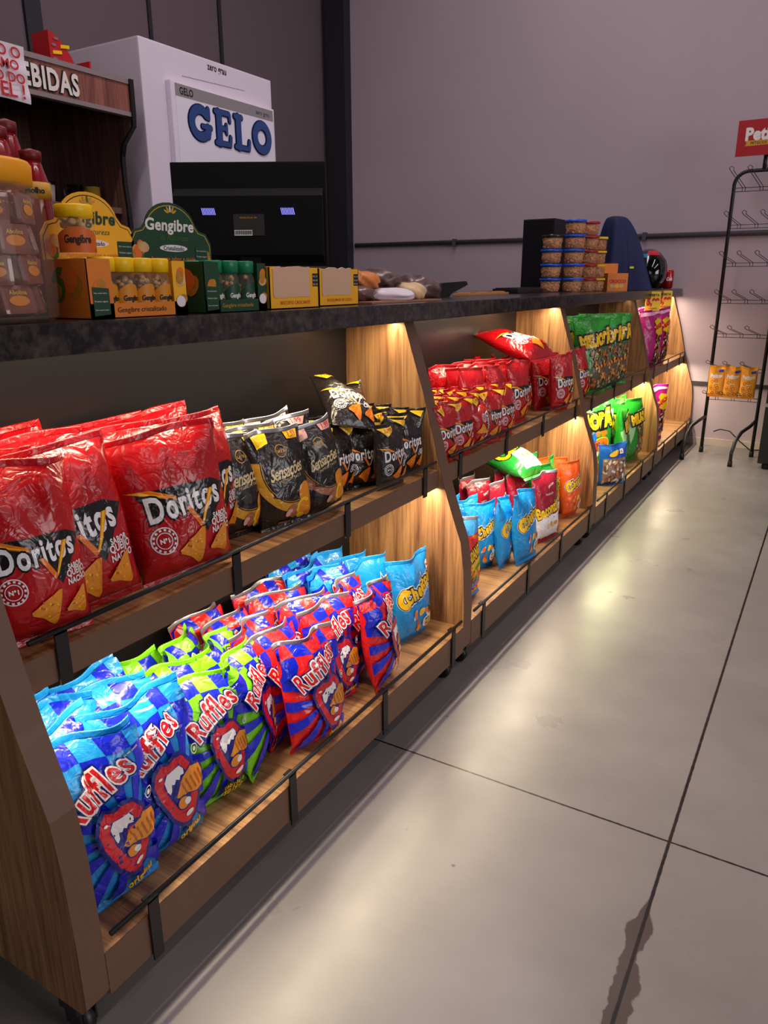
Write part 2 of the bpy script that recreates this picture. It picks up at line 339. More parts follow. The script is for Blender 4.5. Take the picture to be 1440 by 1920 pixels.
# ------------------------------------------------------------------ printed film bags
class Art:
    """flat artwork in units of the bag width: x from -.5 to .5, y from 0 upward; later items lie above earlier ones"""
    def __init__(s, W, H): s.W = W; s.a = H/W; s.it = []
    def poly(s, pts, m): s.it.append((np.array(pts, float), [list(range(len(pts)))], m)); return s
    def ell(s, cx, cy, rx, ry, m, rot=0, n=22): return s.poly(circ(cx, cy, rx, ry, n, rot=rot), m)
    def ring(s, cx, cy, r, w, m, n=24, a0=0, a1=2*PI, sq=1, rot=0):
        o = circ(cx, cy, r, r*sq, n, a0, a1, rot); i = circ(cx, cy, r-w, (r-w)*sq, n, a0, a1, rot); k = len(o); full = abs(a1-a0-2*PI) < 1e-6
        fs = [[j, (j+1) % k, k+(j+1) % k, k+j] for j in range(k if full else k-1)]
        s.it.append((np.array(o+i, float), fs, m)); return s
    def text(s, t, w, cx, cy, m, off=.0, rot=0, shear=0, sy=1, arc=0, grow=0, spacing=1.05):
        v, f, tw = text2d(t, off, shear, spacing); k = w/tw; p = v*np.array([k, k*sy])
        if grow: p[:, 1] *= 1+grow*p[:, 0]/w
        if arc: p[:, 1] += arc*(1-(2*p[:, 0]/w)**2)*w
        c, q = math.cos(rot), math.sin(rot); p = p @ np.array([[c, q], [-q, c]])
        s.it.append((p+np.array([cx, cy]), f, m)); return s
def wave(rng, n, k):
    return [(rng.uniform(*k), rng.uniform(*k), rng.uniform(0, 6.28)) for _ in range(n)]
class Surf:
    def __init__(s, W, H, T, seed, flop=0., wav=.012, nu=26, nv=38, crease=1., slump=.0):
        rng = random.Random(seed); s.W, s.H, s.T = W, H, T; s.nu, s.nv = nu, nv
        us = np.linspace(-1, 1, nu+1); ts = np.linspace(.042, .955, nv+1); s.us, s.ts = us, ts
        s.wp = (rng.uniform(-2, 2), rng.uniform(1.2, 2.4), rng.uniform(0, 6)); s.flop, s.wav = flop, wav
        s.cr = []
        for k in range(int(20*crease)):
            top = rng.random() < .62; x0 = rng.uniform(-1, 1); ang = rng.gauss(0, .5)
            s.cr.append((top, x0, ang, rng.uniform(.10, .38), rng.choice((-1, 1, 1))*rng.uniform(.0012, .0042)*(W/.18), rng.uniform(.035, .075)))
        for k in range(int(5*crease)):       # loose diagonal folds in the body
            s.cr.append((None, rng.uniform(-.8, .8), rng.uniform(-1.4, 1.4), rng.uniform(.2, .8), rng.choice((-1, 1))*rng.uniform(.001, .0026)*(W/.18), rng.uniform(.04, .08)))
        s.lf = [(rng.uniform(1, 5), rng.uniform(1, 6), rng.uniform(0, 6)) for _ in range(4)]
        s.lb = [(rng.uniform(1, 5), rng.uniform(1, 6), rng.uniform(0, 6)) for _ in range(4)]
        s.sk = rng.uniform(-.05, .05); s.ed = (rng.uniform(0, 6), rng.uniform(0, 6)); s.slump = slump; s.tw = rng.uniform(-.09, .09)*W; s.ear = rng.uniform(0, 1.2)
        U, Tt = np.meshgrid(us, ts); s.F = s.ev(U, Tt, -1); s.B = s.ev(U, Tt, 1)
        s.N = s.norm(s.F)
    def ev(s, U, t, side):
        tt = np.clip((t-.045)/.905, 0, 1); prof = np.power(np.clip(1-np.abs(2*tt-1)**3.4, 0, 1), .8)
        half = s.T/2*prof*np.power(np.clip(1-np.abs(U)**2.3, 0, 1), .62)*(1.22-.45*tt)
        lw = sum(np.sin(a*U*1.5+b*t*2+c) for a, b, c in (s.lf if side < 0 else s.lb))/4
        d = half*(1+.16*lw)
        env = prof**.5*np.clip(1-np.abs(U)**6, 0, 1)
        asp = s.H/s.W*2
        if side < 0:
            for top, x0, ang, ln, amp, wd in s.cr:
                if top is None: cx, cy, e = x0, ln, 1
                else: cy = 1 if top else 0; cx = x0; e = np.exp(-(np.abs(t-cy)/ln)**2)
                dd = (U-cx)*math.cos(ang)+(t-cy)*asp*math.sin(ang)
                d = d+amp*np.exp(-(dd/wd)**2)*e*env*(1 if top is not None else np.exp(-((U-cx)**2+((t-cy)*asp)**2)/.25))
        x = U*s.W/2*(1-.075*prof+.012*np.sin(9*t+s.ed[0]*(1+0*U))*prof)+s.sk*s.W*(t-.5)*.5
        z = t*s.H+.022*s.H*np.abs(U)**5*np.clip(t-.8, 0, 1)*5*s.ear+0*U
        x = x*(1-.13*np.clip(1-t, 0, 1)**3)
        y = side*np.maximum(d, .0006)
        k = np.clip(t-.55, 0, 1)
        y = y+s.tw*U*(t-.3)
        y = y+s.flop*s.H*k*k*2.2; z = z-abs(s.flop)*s.H*k*k*.8
        y = y+s.wav*(np.sin(s.wp[1]*U*2+s.wp[2])+.35*np.sin(5.3*U+s.wp[0]))*np.clip(t, 0, 1)**4
        z = z-.035*s.H*U**2*np.clip(t-.8, 0, 1)*3*(s.wp[0] > 0)
        z = z+s.H*.02*np.sin(2.2*U+s.wp[2])*np.clip(t-.7, 0, 1)*2
        kb = np.clip(.10-t, 0, 1)/.10; y = y-.010*kb*math.sin(s.wp[2]); 
        return np.stack([x, y, z], -1)
    def norm(s, G):
        du = np.gradient(G, axis=1); dv = np.gradient(G, axis=0); n = np.cross(du, dv); n /= np.linalg.norm(n, axis=-1, keepdims=True)+1e-12
        return n
    def at(s, x, y):
        """x, y in metres on the flat film -> point, normal on the front"""
        u = np.clip((x/(s.W/2)+1)/2*s.nu, 0, s.nu-1e-4); v = np.clip((y/s.H-.042)/.913*s.nv, 0, s.nv-1e-4)
        i = u.astype(int); j = v.astype(int); a = (u-i)[:, None]; b = (v-j)[:, None]
        def bl(G): return G[j, i]*(1-a)*(1-b)+G[j, i+1]*a*(1-b)+G[j+1, i]*(1-a)*b+G[j+1, i+1]*a*b
        return bl(s.F), bl(s.N)
def bag_meshes(name, W, H, T, seed, base, art, seal, flop=0., wav=.012, nu=26, nv=38, crease=1., back=None):
    S = Surf(W, H, T, seed, flop, wav, nu, nv, crease)
    mb = MB(); F, B = S.F, S.B; nv1, nu1 = nv+1, nu+1
    vs = [p for p in F.reshape(-1, 3)]; off = len(vs)
    # weld the sides: back grid uses the front's edge points
    idx = np.zeros((nv1, nu1), int); ex = []
    for j in range(nv1):
        for i in range(nu1):
            if i in (0, nu): idx[j, i] = j*nu1+i
            else: idx[j, i] = off+len(ex); ex.append(B[j, i])
    fs = [(j*nu1+i, j*nu1+i+1, (j+1)*nu1+i+1, (j+1)*nu1+i) for j in range(nv) for i in range(nu)]
    fb = [(idx[j, i+1], idx[j, i], idx[j+1, i], idx[j+1, i+1]) for j in range(nv) for i in range(nu)]
    n0 = len(fs); mb.add(vs+ex, [tuple(map(int, f)) for f in fs+fb], base, True)
    # artwork
    A = Art(W, H); art(A); bm = bmesh.new(); lay = {}
    mats = []
    for li, (pv, pf, m) in enumerate(A.it):
        if m not in mats: mats.append(m)
        k = mats.index(m); q = [bm.verts.new((p[0]*W, p[1]*W, li)) for p in pv]
        for f in pf:
            if len(set(f)) < 3: continue
            try: fc = bm.faces.new([q[i] for i in f]); fc.material_index = k
            except ValueError: pass
    if A.it:
        bmesh.ops.triangulate(bm, faces=bm.faces[:])
        def cut(co, no, clear=False):
            bmesh.ops.bisect_plane(bm, geom=bm.verts[:]+bm.edges[:]+bm.faces[:], plane_co=co, plane_no=no, clear_outer=clear, dist=1e-7)
        e = W/2*.985
        cut((e, 0, 0), (1, 0, 0), True); cut((-e, 0, 0), (-1, 0, 0), True); cut((0, .047*H, 0), (0, -1, 0), True); cut((0, .95*H, 0), (0, 1, 0), True)
        for i in range(1, nu): cut(((-1+2*i/nu)*W/2, 0, 0), (1, 0, 0))
        for j in range(1, nv): cut((0, (.042+.913*j/nv)*H, 0), (0, 1, 0))
        bm.verts.index_update(); co = np.array([v.co[:] for v in bm.verts])
        if len(co):
            P, Nn = S.at(co[:, 0], co[:, 1]); P = P+Nn*(.00035+.00011*co[:, 2])[:, None]
            o = len(mb.v); mb.v += [tuple(p) for p in P]; ks = [mb.mi(m) for m in mats]
            for f in bm.faces:
                ii = [v.index+o for v in f.verts]; nf = f.normal
                if nf.z < 0: ii.reverse()
                mb.f.append(ii); mb.m.append(ks[f.material_index]); mb.sm.append(True)
    bm.free()
    def seal_mb(t0, t1, up):
        sm_ = seal if up else base
        sb = MB(); n = 60; rows = 5; us = np.linspace(-1, 1, n+1); ts = np.linspace(t0, t1, rows+1); U, Tt = np.meshgrid(us, ts)
        zig = ((np.arange(n+1) % 2)*.004)
        if up: Tt[-1] = Tt[-1]-zig*.8
        else: Tt[0] = Tt[0]+zig*.8
        G = S.ev(U, Tt, -1); G[..., 1] += np.sin(np.arange(rows+1)*PI)[:, None]*0+((np.arange(rows+1) % 2)*.0009)[:, None]
        Gb = G.copy(); Gb[..., 1] += .0011
        vv = [p for p in G.reshape(-1, 3)]+[p for p in Gb.reshape(-1, 3)]; k = (rows+1)*(n+1)
        f1 = [(j*(n+1)+i, j*(n+1)+i+1, (j+1)*(n+1)+i+1, (j+1)*(n+1)+i) for j in range(rows) for i in range(n)]
        f2 = [(k+a, k+d, k+c, k+b) for a, b, c, d in f1]
        rim = [(i, k+i, k+i+1, i+1) for i in range(n)]+[(rows*(n+1)+i, rows*(n+1)+i+1, k+rows*(n+1)+i+1, k+rows*(n+1)+i) for i in range(n)]
        sb.add(vv, f1+f2+rim, sm_, True); return sb
    return mb, seal_mb(.953, 1.0, True), seal_mb(0.0, .044, False)
BAGM = {}
def bag_proto(key, **kw):
    """build the three meshes of a bag once"""
    if key not in BAGM:
        a, b, c = bag_meshes(key, **kw); out = []
        for mb, nm in ((a, 'bag'), (b, 'top_seal'), (c, 'bottom_seal')):
            me = bpy.data.meshes.new(nm); me.from_pydata(mb.v, [], mb.f)
            for m in mb.mats: me.materials.append(m)
            me.polygons.foreach_set('material_index', mb.m); me.polygons.foreach_set('use_smooth', mb.sm); me.update(); out.append(me)
        BAGM[key] = out
    return BAGM[key]
def place_bag(name, meshes, loc, phi=0., lean=0., roll=0., label=None, cat='chip bag', group=None, scale=1., flag=None, rot=None):
    o = bpy.data.objects.new(name, meshes[0]); COL.objects.link(o); o.location = loc
    o.rotation_euler = rot if rot else (-math.radians(lean), math.radians(roll), math.radians(phi+90)); o.scale = (scale,)*3
    tag(o, label, cat, group)
    for nm, me in (('top_seal', meshes[1]), ('bottom_seal', meshes[2])):
        c = bpy.data.objects.new(nm, me); COL.objects.link(c); c.parent = o
    if flag: 
        c = bpy.data.objects.new('price_flag', flag); COL.objects.link(c); c.parent = o
    return o
# ------------------------------------------------------------------ artwork of each kind of bag
C_ = {}
def fm(n, rgb, **k): return film(n, rgb, **k)
WHT = fm('white', (236, 234, 236)); INK = fm('ink', (18, 14, 18)); REDI = fm('logo_red', (206, 18, 34)); NAVY = fm('navy', (14, 20, 120)); YEL = fm('yellow', (246, 196, 20))
ORG = fm('orange', (232, 120, 20)); CHIPC = fm('chip', (226, 140, 30)); CHIPD = fm('chip_dark', (176, 96, 16)); SILV = mat('foil_silver', (200, 200, 205), .3, metal=.85, bump=.3, bscale=160)
def rays(A, cx, cy, n, m, R=2.2, a0=0., frac=.5, y_max=None, swirl=.12):
    for i in range(n):
        t0 = a0+2*PI*i/n; t1 = t0+2*PI/n*frac; pts = [(cx+.1*math.cos((t0+t1)/2), cy+.1*math.sin((t0+t1)/2))]
        K = 7
        l = [(cx+R*k/K*math.cos(t0+swirl*k), cy+R*k/K*math.sin(t0+swirl*k)) for k in range(1, K+1)]
        r = [(cx+R*k/K*math.cos(t1+swirl*k), cy+R*k/K*math.sin(t1+swirl*k)) for k in range(1, K+1)]
        for k in range(K):
            if k == 0: A.poly([pts[0], l[0], r[0]], m)
            else: A.poly([l[k-1], l[k], r[k], r[k-1]], m)
def ruffles(base, alt, flav, fcol, scale=1.):
    def art(A):
        a = A.a; cx, cy = .12, .40*a
        rays(A, cx, cy, 13, alt, a0=.2)
        # big curved checks across the top third
        for k in range(3):
            x0 = -.5+k*.42
            A.poly([(x0+.20, .72*a), (x0+.42, .70*a), (x0+.46, .78*a), (x0+.46, .86*a), (x0+.24, .86*a), (x0+.25, .79*a)], base)
            A.poly([(x0, .70*a), (x0+.20, .72*a), (x0+.25, .79*a), (x0+.24, .86*a), (x0+.02, .86*a), (x0+.03, .78*a)], alt)
            A.poly([(x0+.02, .86*a), (x0+.24, .86*a), (x0+.20, .97*a), (x0-.02, .97*a)], base); A.poly([(x0+.24, .86*a), (x0+.46, .86*a), (x0+.42, .97*a), (x0+.20, .97*a)], alt)
        # mouth
        rt = .12; c, s = 1.16*math.cos(rt), 1.16*math.sin(rt)
        def T(x, y): return (cx+x*c-y*s, cy+x*s+y*c)
        def lip(g): 
            pts = []
            for (x, y) in [(-.20, .05), (-.20, .18), (-.15, .27), (-.08, .31), (-.02, .28), (.05, .30), (.12, .27), (.17, .16), (.17, 0), (.15, -.14), (.08, -.25), (0, -.29), (-.08, -.26), (-.15, -.16)]:
                L = math.hypot(x, y); pts.append(T(x*(1+g/L), y*(1+g/L)))
            return pts
        A.poly(lip(.035), NAVY); A.poly(lip(0), REDI)
        A.poly([T(x, y) for x, y in [(-.12, .02), (-.13, .14), (-.08, .22), (0, .22), (.08, .22), (.11, .14), (.11, 0), (.09, -.08), (.03, -.15), (-.04, -.15), (-.09, -.09)]], NAVY)
        A.poly([T(x, y) for x, y in [(-.115, .08), (-.11, .165), (-.06, .215), (.07, .215), (.095, .165), (.085, .12), (.05, .13), (.03, .10), (0, .125), (-.03, .095), (-.055, .11), (-.075, .06), (-.10, .04)]], WHT)
        # chip with ridges
        ch = [(-.02, .02), (.06, .10), (.16, .13), (.26, .07), (.28, -.03), (.22, -.12), (.14, -.10), (.06, -.05), (-.02, -.06), (-.06, -.02)]
        A.poly([T(x*1.12-.01, y*1.14) for x, y in ch], NAVY); A.poly([T(*p) for p in ch], CHIPC)
        for k in range(5):
            x = .02+k*.05; A.poly([T(x, .08-.01*k), T(x+.018, .085-.01*k), T(x+.04, -.05-.012*k), T(x+.022, -.05-.012*k)], CHIPD)
        A.poly([T(*p) for p in circ(-.01, -.10, .075, .062)], NAVY); A.poly([T(*p) for p in circ(-.015, -.10, .06, .05)], CHIPC)
        A.poly([T(*p) for p in circ(.03, -.11, .035, .03)], WHT)
        A.poly([T(*p) for p in circ(.01, -.215, .05, .022)], WHT); A.poly([T(*p) for p in circ(-.13, .22, .02, .012)], WHT)
        for o, m in ((.12, NAVY), (.075, WHT), (.02, REDI)):
            A.text('Ruffles', .68, -.02, .72*a, m, off=o, rot=.42, sy=1.4, arc=.05, spacing=1.12)
        if '|' in flav:
            for q, w in enumerate(flav.split('|')):
                A.text(w, .30, .10, .165*a-.065*q, INK, off=.09); A.text(w, .30, .10, .165*a-.065*q, fcol, off=.02)
        else:
            A.text(flav, .27, .16, .155*a, INK, off=.09, rot=.1, sy=1.1); A.text(flav, .27, .16, .155*a, fcol, off=.03, rot=.1, sy=1.1)
        A.ring(.40, .56*a, .05, .008, WHT); A.ell(.40, .56*a, .022, .022, WHT)
        A.text('ELMA CHIPS', .13, .34, .84*a, INK, off=.06, rot=.15); A.text('ELMA CHIPS', .13, .34, .84*a, WHT, off=.01, rot=.15)
    return art
def doritos(base, dark, flavs, small=False, chip=None):
    chip = chip or CHIPC
    def art(A):
        a = A.a; y = .50*a
        A.poly([(-.44, y+.17), (.30, y+.15), (.46, y+.08), (.17, y-.29), (-.02, y-.06), (-.3, y-.05)], dark) if not small else A.poly([(-.34, y+.16), (.42, y+.16), (.05, y-.24)], dark)
        A.poly([(-.48, y+.17), (-.30, y+.17), (-.02, y+.05), (-.08, y+.045)], ORG)
        A.poly([(-.46, y+.165), (-.38, y+.165), (-.06, y+.055)], YEL)
        for o, m in ((.09, INK), (.03, WHT)):
            A.text('Doritos', .70, 0, y+.02, m, off=o, sy=1.5, rot=.06, spacing=1.16)
        A.poly([(-.02, y-.03), (.03, y-.03), (.135, y-.205), (.10, y-.23)], ORG)
        A.poly([(.10, y-.23), (.135, y-.205), (.30, y+.07), (.245, y+.07)], ORG); A.poly([(.12, y-.205), (.145, y-.19), (.285, y+.07), (.26, y+.07)], WHT if small else YEL)
        for q, w in enumerate(flavs):
            A.text(w, .22 if q else .17, .33, y-.17-.062*q, WHT, off=.03, sy=1.2)
        sx, sy = -.27, y-.26
        A.ring(sx, sy, .115, .010, WHT); A.ring(sx, sy, .070, .007, WHT); A.text('N°1', .075, sx, sy, WHT, off=.05)
        for k in range(14):
            t = 2*PI*k/14; A.poly([(sx+.092*math.cos(t+d)+r*math.cos(t), sy+.092*math.sin(t+d)+r*math.sin(t)) for d, r in ((-.12, -.009), (.12, -.009), (.10, .009), (-.10, .009))], WHT)
        for (cx, cy, sc, rt) in ((.02, .20*a, .30, .25), (.31, .19*a, .24, .5)):
            tri = [(-.55, .22), (-.1, .36), (.38, .46), (.50, .42), (.30, 0), (.12, -.42), (.02, -.50), (-.06, -.44), (-.3, -.1), (-.56, .12)]
            c, s = math.cos(rt), math.sin(rt); P = lambda x, y_: (cx+(x*c-y_*s)*sc, cy+(x*s+y_*c)*sc)
            A.poly([P(*p) for p in tri], chip)
            rg = random.Random(3)
            for k in range(9):
                x, y_ = rg.uniform(-.3, .28), rg.uniform(-.12, .34)
                if y_ < -.42+abs(x)*1.7: continue
                A.poly([P(*p) for p in circ(x, y_, .045, .03, 8, rot=rg.uniform(0, 3))], CHIPD if k % 2 else YEL)
        if small:
            A.poly([(-.44, .93*a), (-.06, .93*a), (-.30, .80*a)], YEL); A.text('1,99', .14, -.27, .89*a, REDI, off=.03)
            A.poly([(.18, .95*a), (.46, .95*a), (.40, .86*a)], YEL)
    return art
GOLD = fm('gold', (206, 150, 40)); COPP = fm('copper', (166, 104, 74)); CREAM = fm('cream', (222, 200, 150)); PINK = fm('pale_pink', (226, 170, 160))
def sensacoes(arc, flav, badge, tagc):
    def art(A):
        a = A.a
        A.ring(.10, .62*a, .60, .11, arc, a0=PI*.93, a1=PI*1.72, n=30, sq=1.05); A.ring(.10, .62*a, .475, .008, GOLD, a0=PI*.93, a1=PI*1.72, n=30, sq=1.05)
        A.ring(.0, .78*a, .085, .010, GOLD); A.text("LAY'S", .12, 0, .78*a, GOLD, off=.05)
        A.text('Sensações', .62, .03, .575*a, CREAM, off=.02, rot=.12, shear=.45, sy=1.5, spacing=.92)
        A.text('PREMIUM TASTE', .40, .06, .50*a, CREAM, off=.0, rot=.10)
        v = [(w, ang) for w, ang in zip(flav.split('|'), (-1.02, -.62, -.28))]
        for q, w in enumerate(flav.split('|')):
            A.text(w, .19 if len(w) > 4 else .16, -.19+.19*q, .345*a-.055*q+.02*q*q, INK, off=.03, rot=-.38+.19*q)
        A.ell(.32, .30*a, .15, .19, CHIPC, rot=.4); A.ell(.24, .17*a, .13, .15, YEL, rot=-.3); A.ell(.36, .15*a, .10, .12, CHIPC, rot=.2); A.ell(.24, .18*a, .08, .09, CHIPC, rot=-.3)
        A.ell(.02, .18*a, .11, .07, COPP, rot=.4); A.ell(-.04, .16*a, .07, .05, PINK, rot=.4); A.ell(.06, .13*a, .08, .05, COPP, rot=-.2)
        A.poly([(-.20, .085*a), (.04, .07*a), (.04, .05*a), (-.20, .065*a)], COPP)
        A.poly([(-.40, .95*a), (-.10, .95*a), (-.14, .86*a), (-.36, .83*a)], tagc); A.poly([(.12, .95*a), (.42, .95*a), (.36, .87*a), (.14, .88*a)], tagc)
        A.text('1,99', .16, .27, .915*a, REDI, off=.02)
    return art
def cheetos(sub, extra=None):
    def art(A):
        a = A.a; y = .64*a
        for o, m in ((.20, WHT), (.14, INK), (.05, YEL)):
            A.text('Cheetos', .74, .06, y, m, off=o, rot=.34, sy=1.55, spacing=1.12, grow=-.1)
            A.ring(-.30, y-.12, .13+o*.12, .07+o*.26, m, a0=.6, a1=PI*1.9, sq=1.2)
        A.text(sub, .30, .24, y-.10, WHT, off=.04, rot=.2, sy=1.2)
        rg = random.Random(5)
        for k in range(16):
            x, yy = rg.uniform(-.12, .40), rg.uniform(.09, .42)*a*.98
            A.ell(x, yy, rg.uniform(.05, .10), rg.uniform(.03, .06), rg.choice((ORG, WHT, CHIPC, YEL, CHIPD, CREAM)), rot=rg.uniform(0, 3), n=12)
        A.ell(.26, .36*a, .05, .045, INK, n=8); A.ring(.2, .22*a, .11, .03, WHT)
        A.poly([(.36, .86*a), (.44, .88*a), (.43, .80*a), (.35, .79*a)], WHT); A.ell(.40, .83*a, .03, .02, REDI)
    return art
GRN = fm('leaf_green', (70, 150, 40)); LRED = fm('bright_red', (214, 30, 28)); BLU = fm('mid_blue', (40, 70, 170))
def fandangos(A):
    a = A.a
    A.poly([(-.5, .76*a), (-.2, .81*a), (.1, .78*a), (.5, .84*a), (.5, .1*a), (-.5, .1*a)], LRED)
    A.poly([(-.5, .50*a), (.5, .62*a), (.5, .35*a), (-.5, .28*a)], YEL)
    A.ell(.15, .76*a, .1, .04, ORG)
    for o, m in ((.17, INK), (.05, YEL)): A.text('FANDANGOS', .92, 0, .57*a, m, off=o, rot=.25, sy=2.1, spacing=1.05)
    A.poly([(-.4, .30*a), (.3, .48*a), (.36, .44*a), (-.3, .26*a)], GRN)
    rg = random.Random(8)
    for k in range(14): A.ell(rg.uniform(-.4, .4), rg.uniform(.12, .36)*a, .10, .05, rg.choice((YEL, CHIPC, GRN, ORG, CREAM)), rot=rg.uniform(0, 3), n=10)
    A.poly([(-.5, .20*a), (.2, .26*a), (.3, .18*a), (-.1, .13*a), (-.5, .10*a)], BLU); A.poly([(-.5, .04*a), (.5, .04*a), (.5, .13*a), (-.5, .10*a)], CHIPC)
def zitos(word):
    def art(A):
        a = A.a
        A.poly([(-.5, 0), (.5, 0), (.5, .46*a), (.1, .40*a), (-.5, .40*a)], WHT) if word[0] == 'B' else A.poly([(-.3, .10*a), (.4, .10*a), (.36, .40*a), (-.26, .38*a)], WHT); A.poly([(-.5, 0), (.5, 0), (.5, .045*a+.03), (-.5, .075*a)], fm('maroon', (130, 14, 30)) if word[0] == 'B' else GRN)
        for o, m in ((.10, INK), (.05, YEL)): A.text(word, .92, 0, .50*a, m, off=o, rot=.22, sy=1.6)
        A.text('ELMA CHIPS', .30, .15, .80*a, WHT, off=.02, rot=.15); A.text('TRADICIONAL', .36, .0, .70*a, WHT, off=.01)
        for k in range(4): A.ell(-.15+.1*k, .24*a+.03*(k % 2), .05, .07, CHIPC if k % 2 else CREAM, rot=.5*k, n=10)
    return art
SNACK = [CHIPC, CHIPD, CREAM, ORG, COPP]
def miliopa(win):
    def art(A):
        a = A.a
        A.poly([(-.40, .30*a), (-.5, .60*a), (-.1, .80*a), (.5, .86*a), (.5, .74*a), (-.2, .66*a)], fm('pale_green', (170, 220, 160)))
        if win:
            rg = random.Random(4)
            A.poly([(-.22, .06*a), (.5, .06*a), (.5, .60*a), (-.10, .60*a)], fm('clear_window', (96, 84, 66)))
            for k in range(70): A.ell(rg.uniform(-.16, .46), rg.uniform(.08, .57)*a, rg.uniform(.03, .06), rg.uniform(.018, .03), rg.choice(SNACK+[INK, GRN]), rot=rg.uniform(0, 3), n=8)
        else:
            A.ell(.24, .40*a, .20, .13, YEL, rot=.3); A.ell(.24, .40*a, .185, .115, ORG, rot=.3)
            for k in range(5): A.ell(.12+.06*k, .39*a+.03*(k % 2), .05, .03, CHIPD, rot=.7*k, n=10)
            A.text('Pimenta', .30, .22, .56*a, ORG, off=.10, sy=1.4)
        for o, m in ((.22, INK), (.10, YEL)): A.text('MILIOPÃ', .84, .02, .72*a, m, off=o, rot=.14, sy=1.5, spacing=1.15)
    return art
def magenta(A):
    a = A.a; rg = random.Random(12)
    A.poly([(-.1, .08*a), (.5, .06*a), (.5, .55*a), (.05, .58*a)], fm('clear_window_purple', (74, 34, 44)))
    for k in range(46): A.ell(rg.uniform(0, .46), rg.uniform(.09, .54)*a, .05, .025, rg.choice(SNACK+[INK, WHT]), rot=rg.uniform(0, 3), n=8)
    st = [(.20+(.34 if k % 2 else .20)*math.cos(k*PI/9), .70*a+(.24 if k % 2 else .15)*math.sin(k*PI/9)) for k in range(18)]
    A.poly(st, YEL)
    for o, m in ((.12, REDI),): A.text('MILHOZITO', .42, .20, .72*a, m, off=o, rot=.3, sy=1.8)
    A.poly([(-.5, .88*a), (.5, .92*a), (.5, .97*a), (-.5, .97*a)], fm('pale_magenta', (236, 170, 210)))
def popcorn(A):
    a = A.a; rg = random.Random(2)
    A.poly([(-.42, .08*a), (.42, .08*a), (.42, .66*a), (-.42, .66*a)], fm('clear_window_grey', (150, 130, 120)))
    for k in range(60): A.ell(rg.uniform(-.38, .38), rg.uniform(.1, .62)*a, rg.uniform(.05, .09), .035, rg.choice((CREAM, COPP, CHIPD, WHT, fm('dull_brown', (96, 70, 60)))), rot=rg.uniform(0, 3), n=8)
    A.ell(-.08, .78*a, .17, .07, YEL, rot=.3); A.ell(.20, .80*a, .14, .08, fm('purple', (80, 50, 160)), rot=.3); A.text('23', .14, .2, .80*a, WHT, off=.06)
def orange_window(A):
    a = A.a; rg = random.Random(7)
    for k in range(44): A.ell(rg.uniform(-.1, .45), rg.uniform(.06, .42)*a, .06, .035, rg.choice(SNACK+[INK]), rot=rg.uniform(0, 3), n=8)
    A.poly([(-.5, .80*a), (.5, .84*a), (.5, .78*a), (-.5, .72*a)], WHT)
def peticos(A):
    a = A.a; rg = random.Random(9)
    for k in range(10): A.ring(rg.uniform(-.3, .3), rg.uniform(.1, .55)*a, .10, .035, CHIPD, n=14)
    A.text('Peticos', .7, 0, .68*a, WHT, off=.06, sy=1.4, rot=.05); A.text('CEBOLA', .3, 0, .45*a, WHT, off=.02); A.poly([(.1, .86*a), (.4, .88*a), (.4, .80*a), (.1, .79*a)], BLU)
LB = fm('light_blue', (28, 140, 220)); DB = fm('royal_blue', (16, 34, 200)); GR = fm('lime', (122, 208, 30)); RD = fm('scarlet', (224, 30, 34)); DR = fm('tortilla_red', (178, 12, 22))
BK = fm('carbon_black', (34, 28, 26)); CB = fm('sky_blue', (20, 140, 216)); MA = fm('magenta', (180, 20, 120)); MG = fm('milho_green', (34, 150, 40)); OR = fm('cheese_orange', (236, 92, 24)); WR = fm('wine', (150, 20, 44)); PO = fm('pack_orange', (242, 166, 46)); FO = fm('popcorn_blue', (20, 90, 190)); ZG = fm('onion_green', (30, 140, 50)); FL = fm('fand_blue', (60, 150, 220))
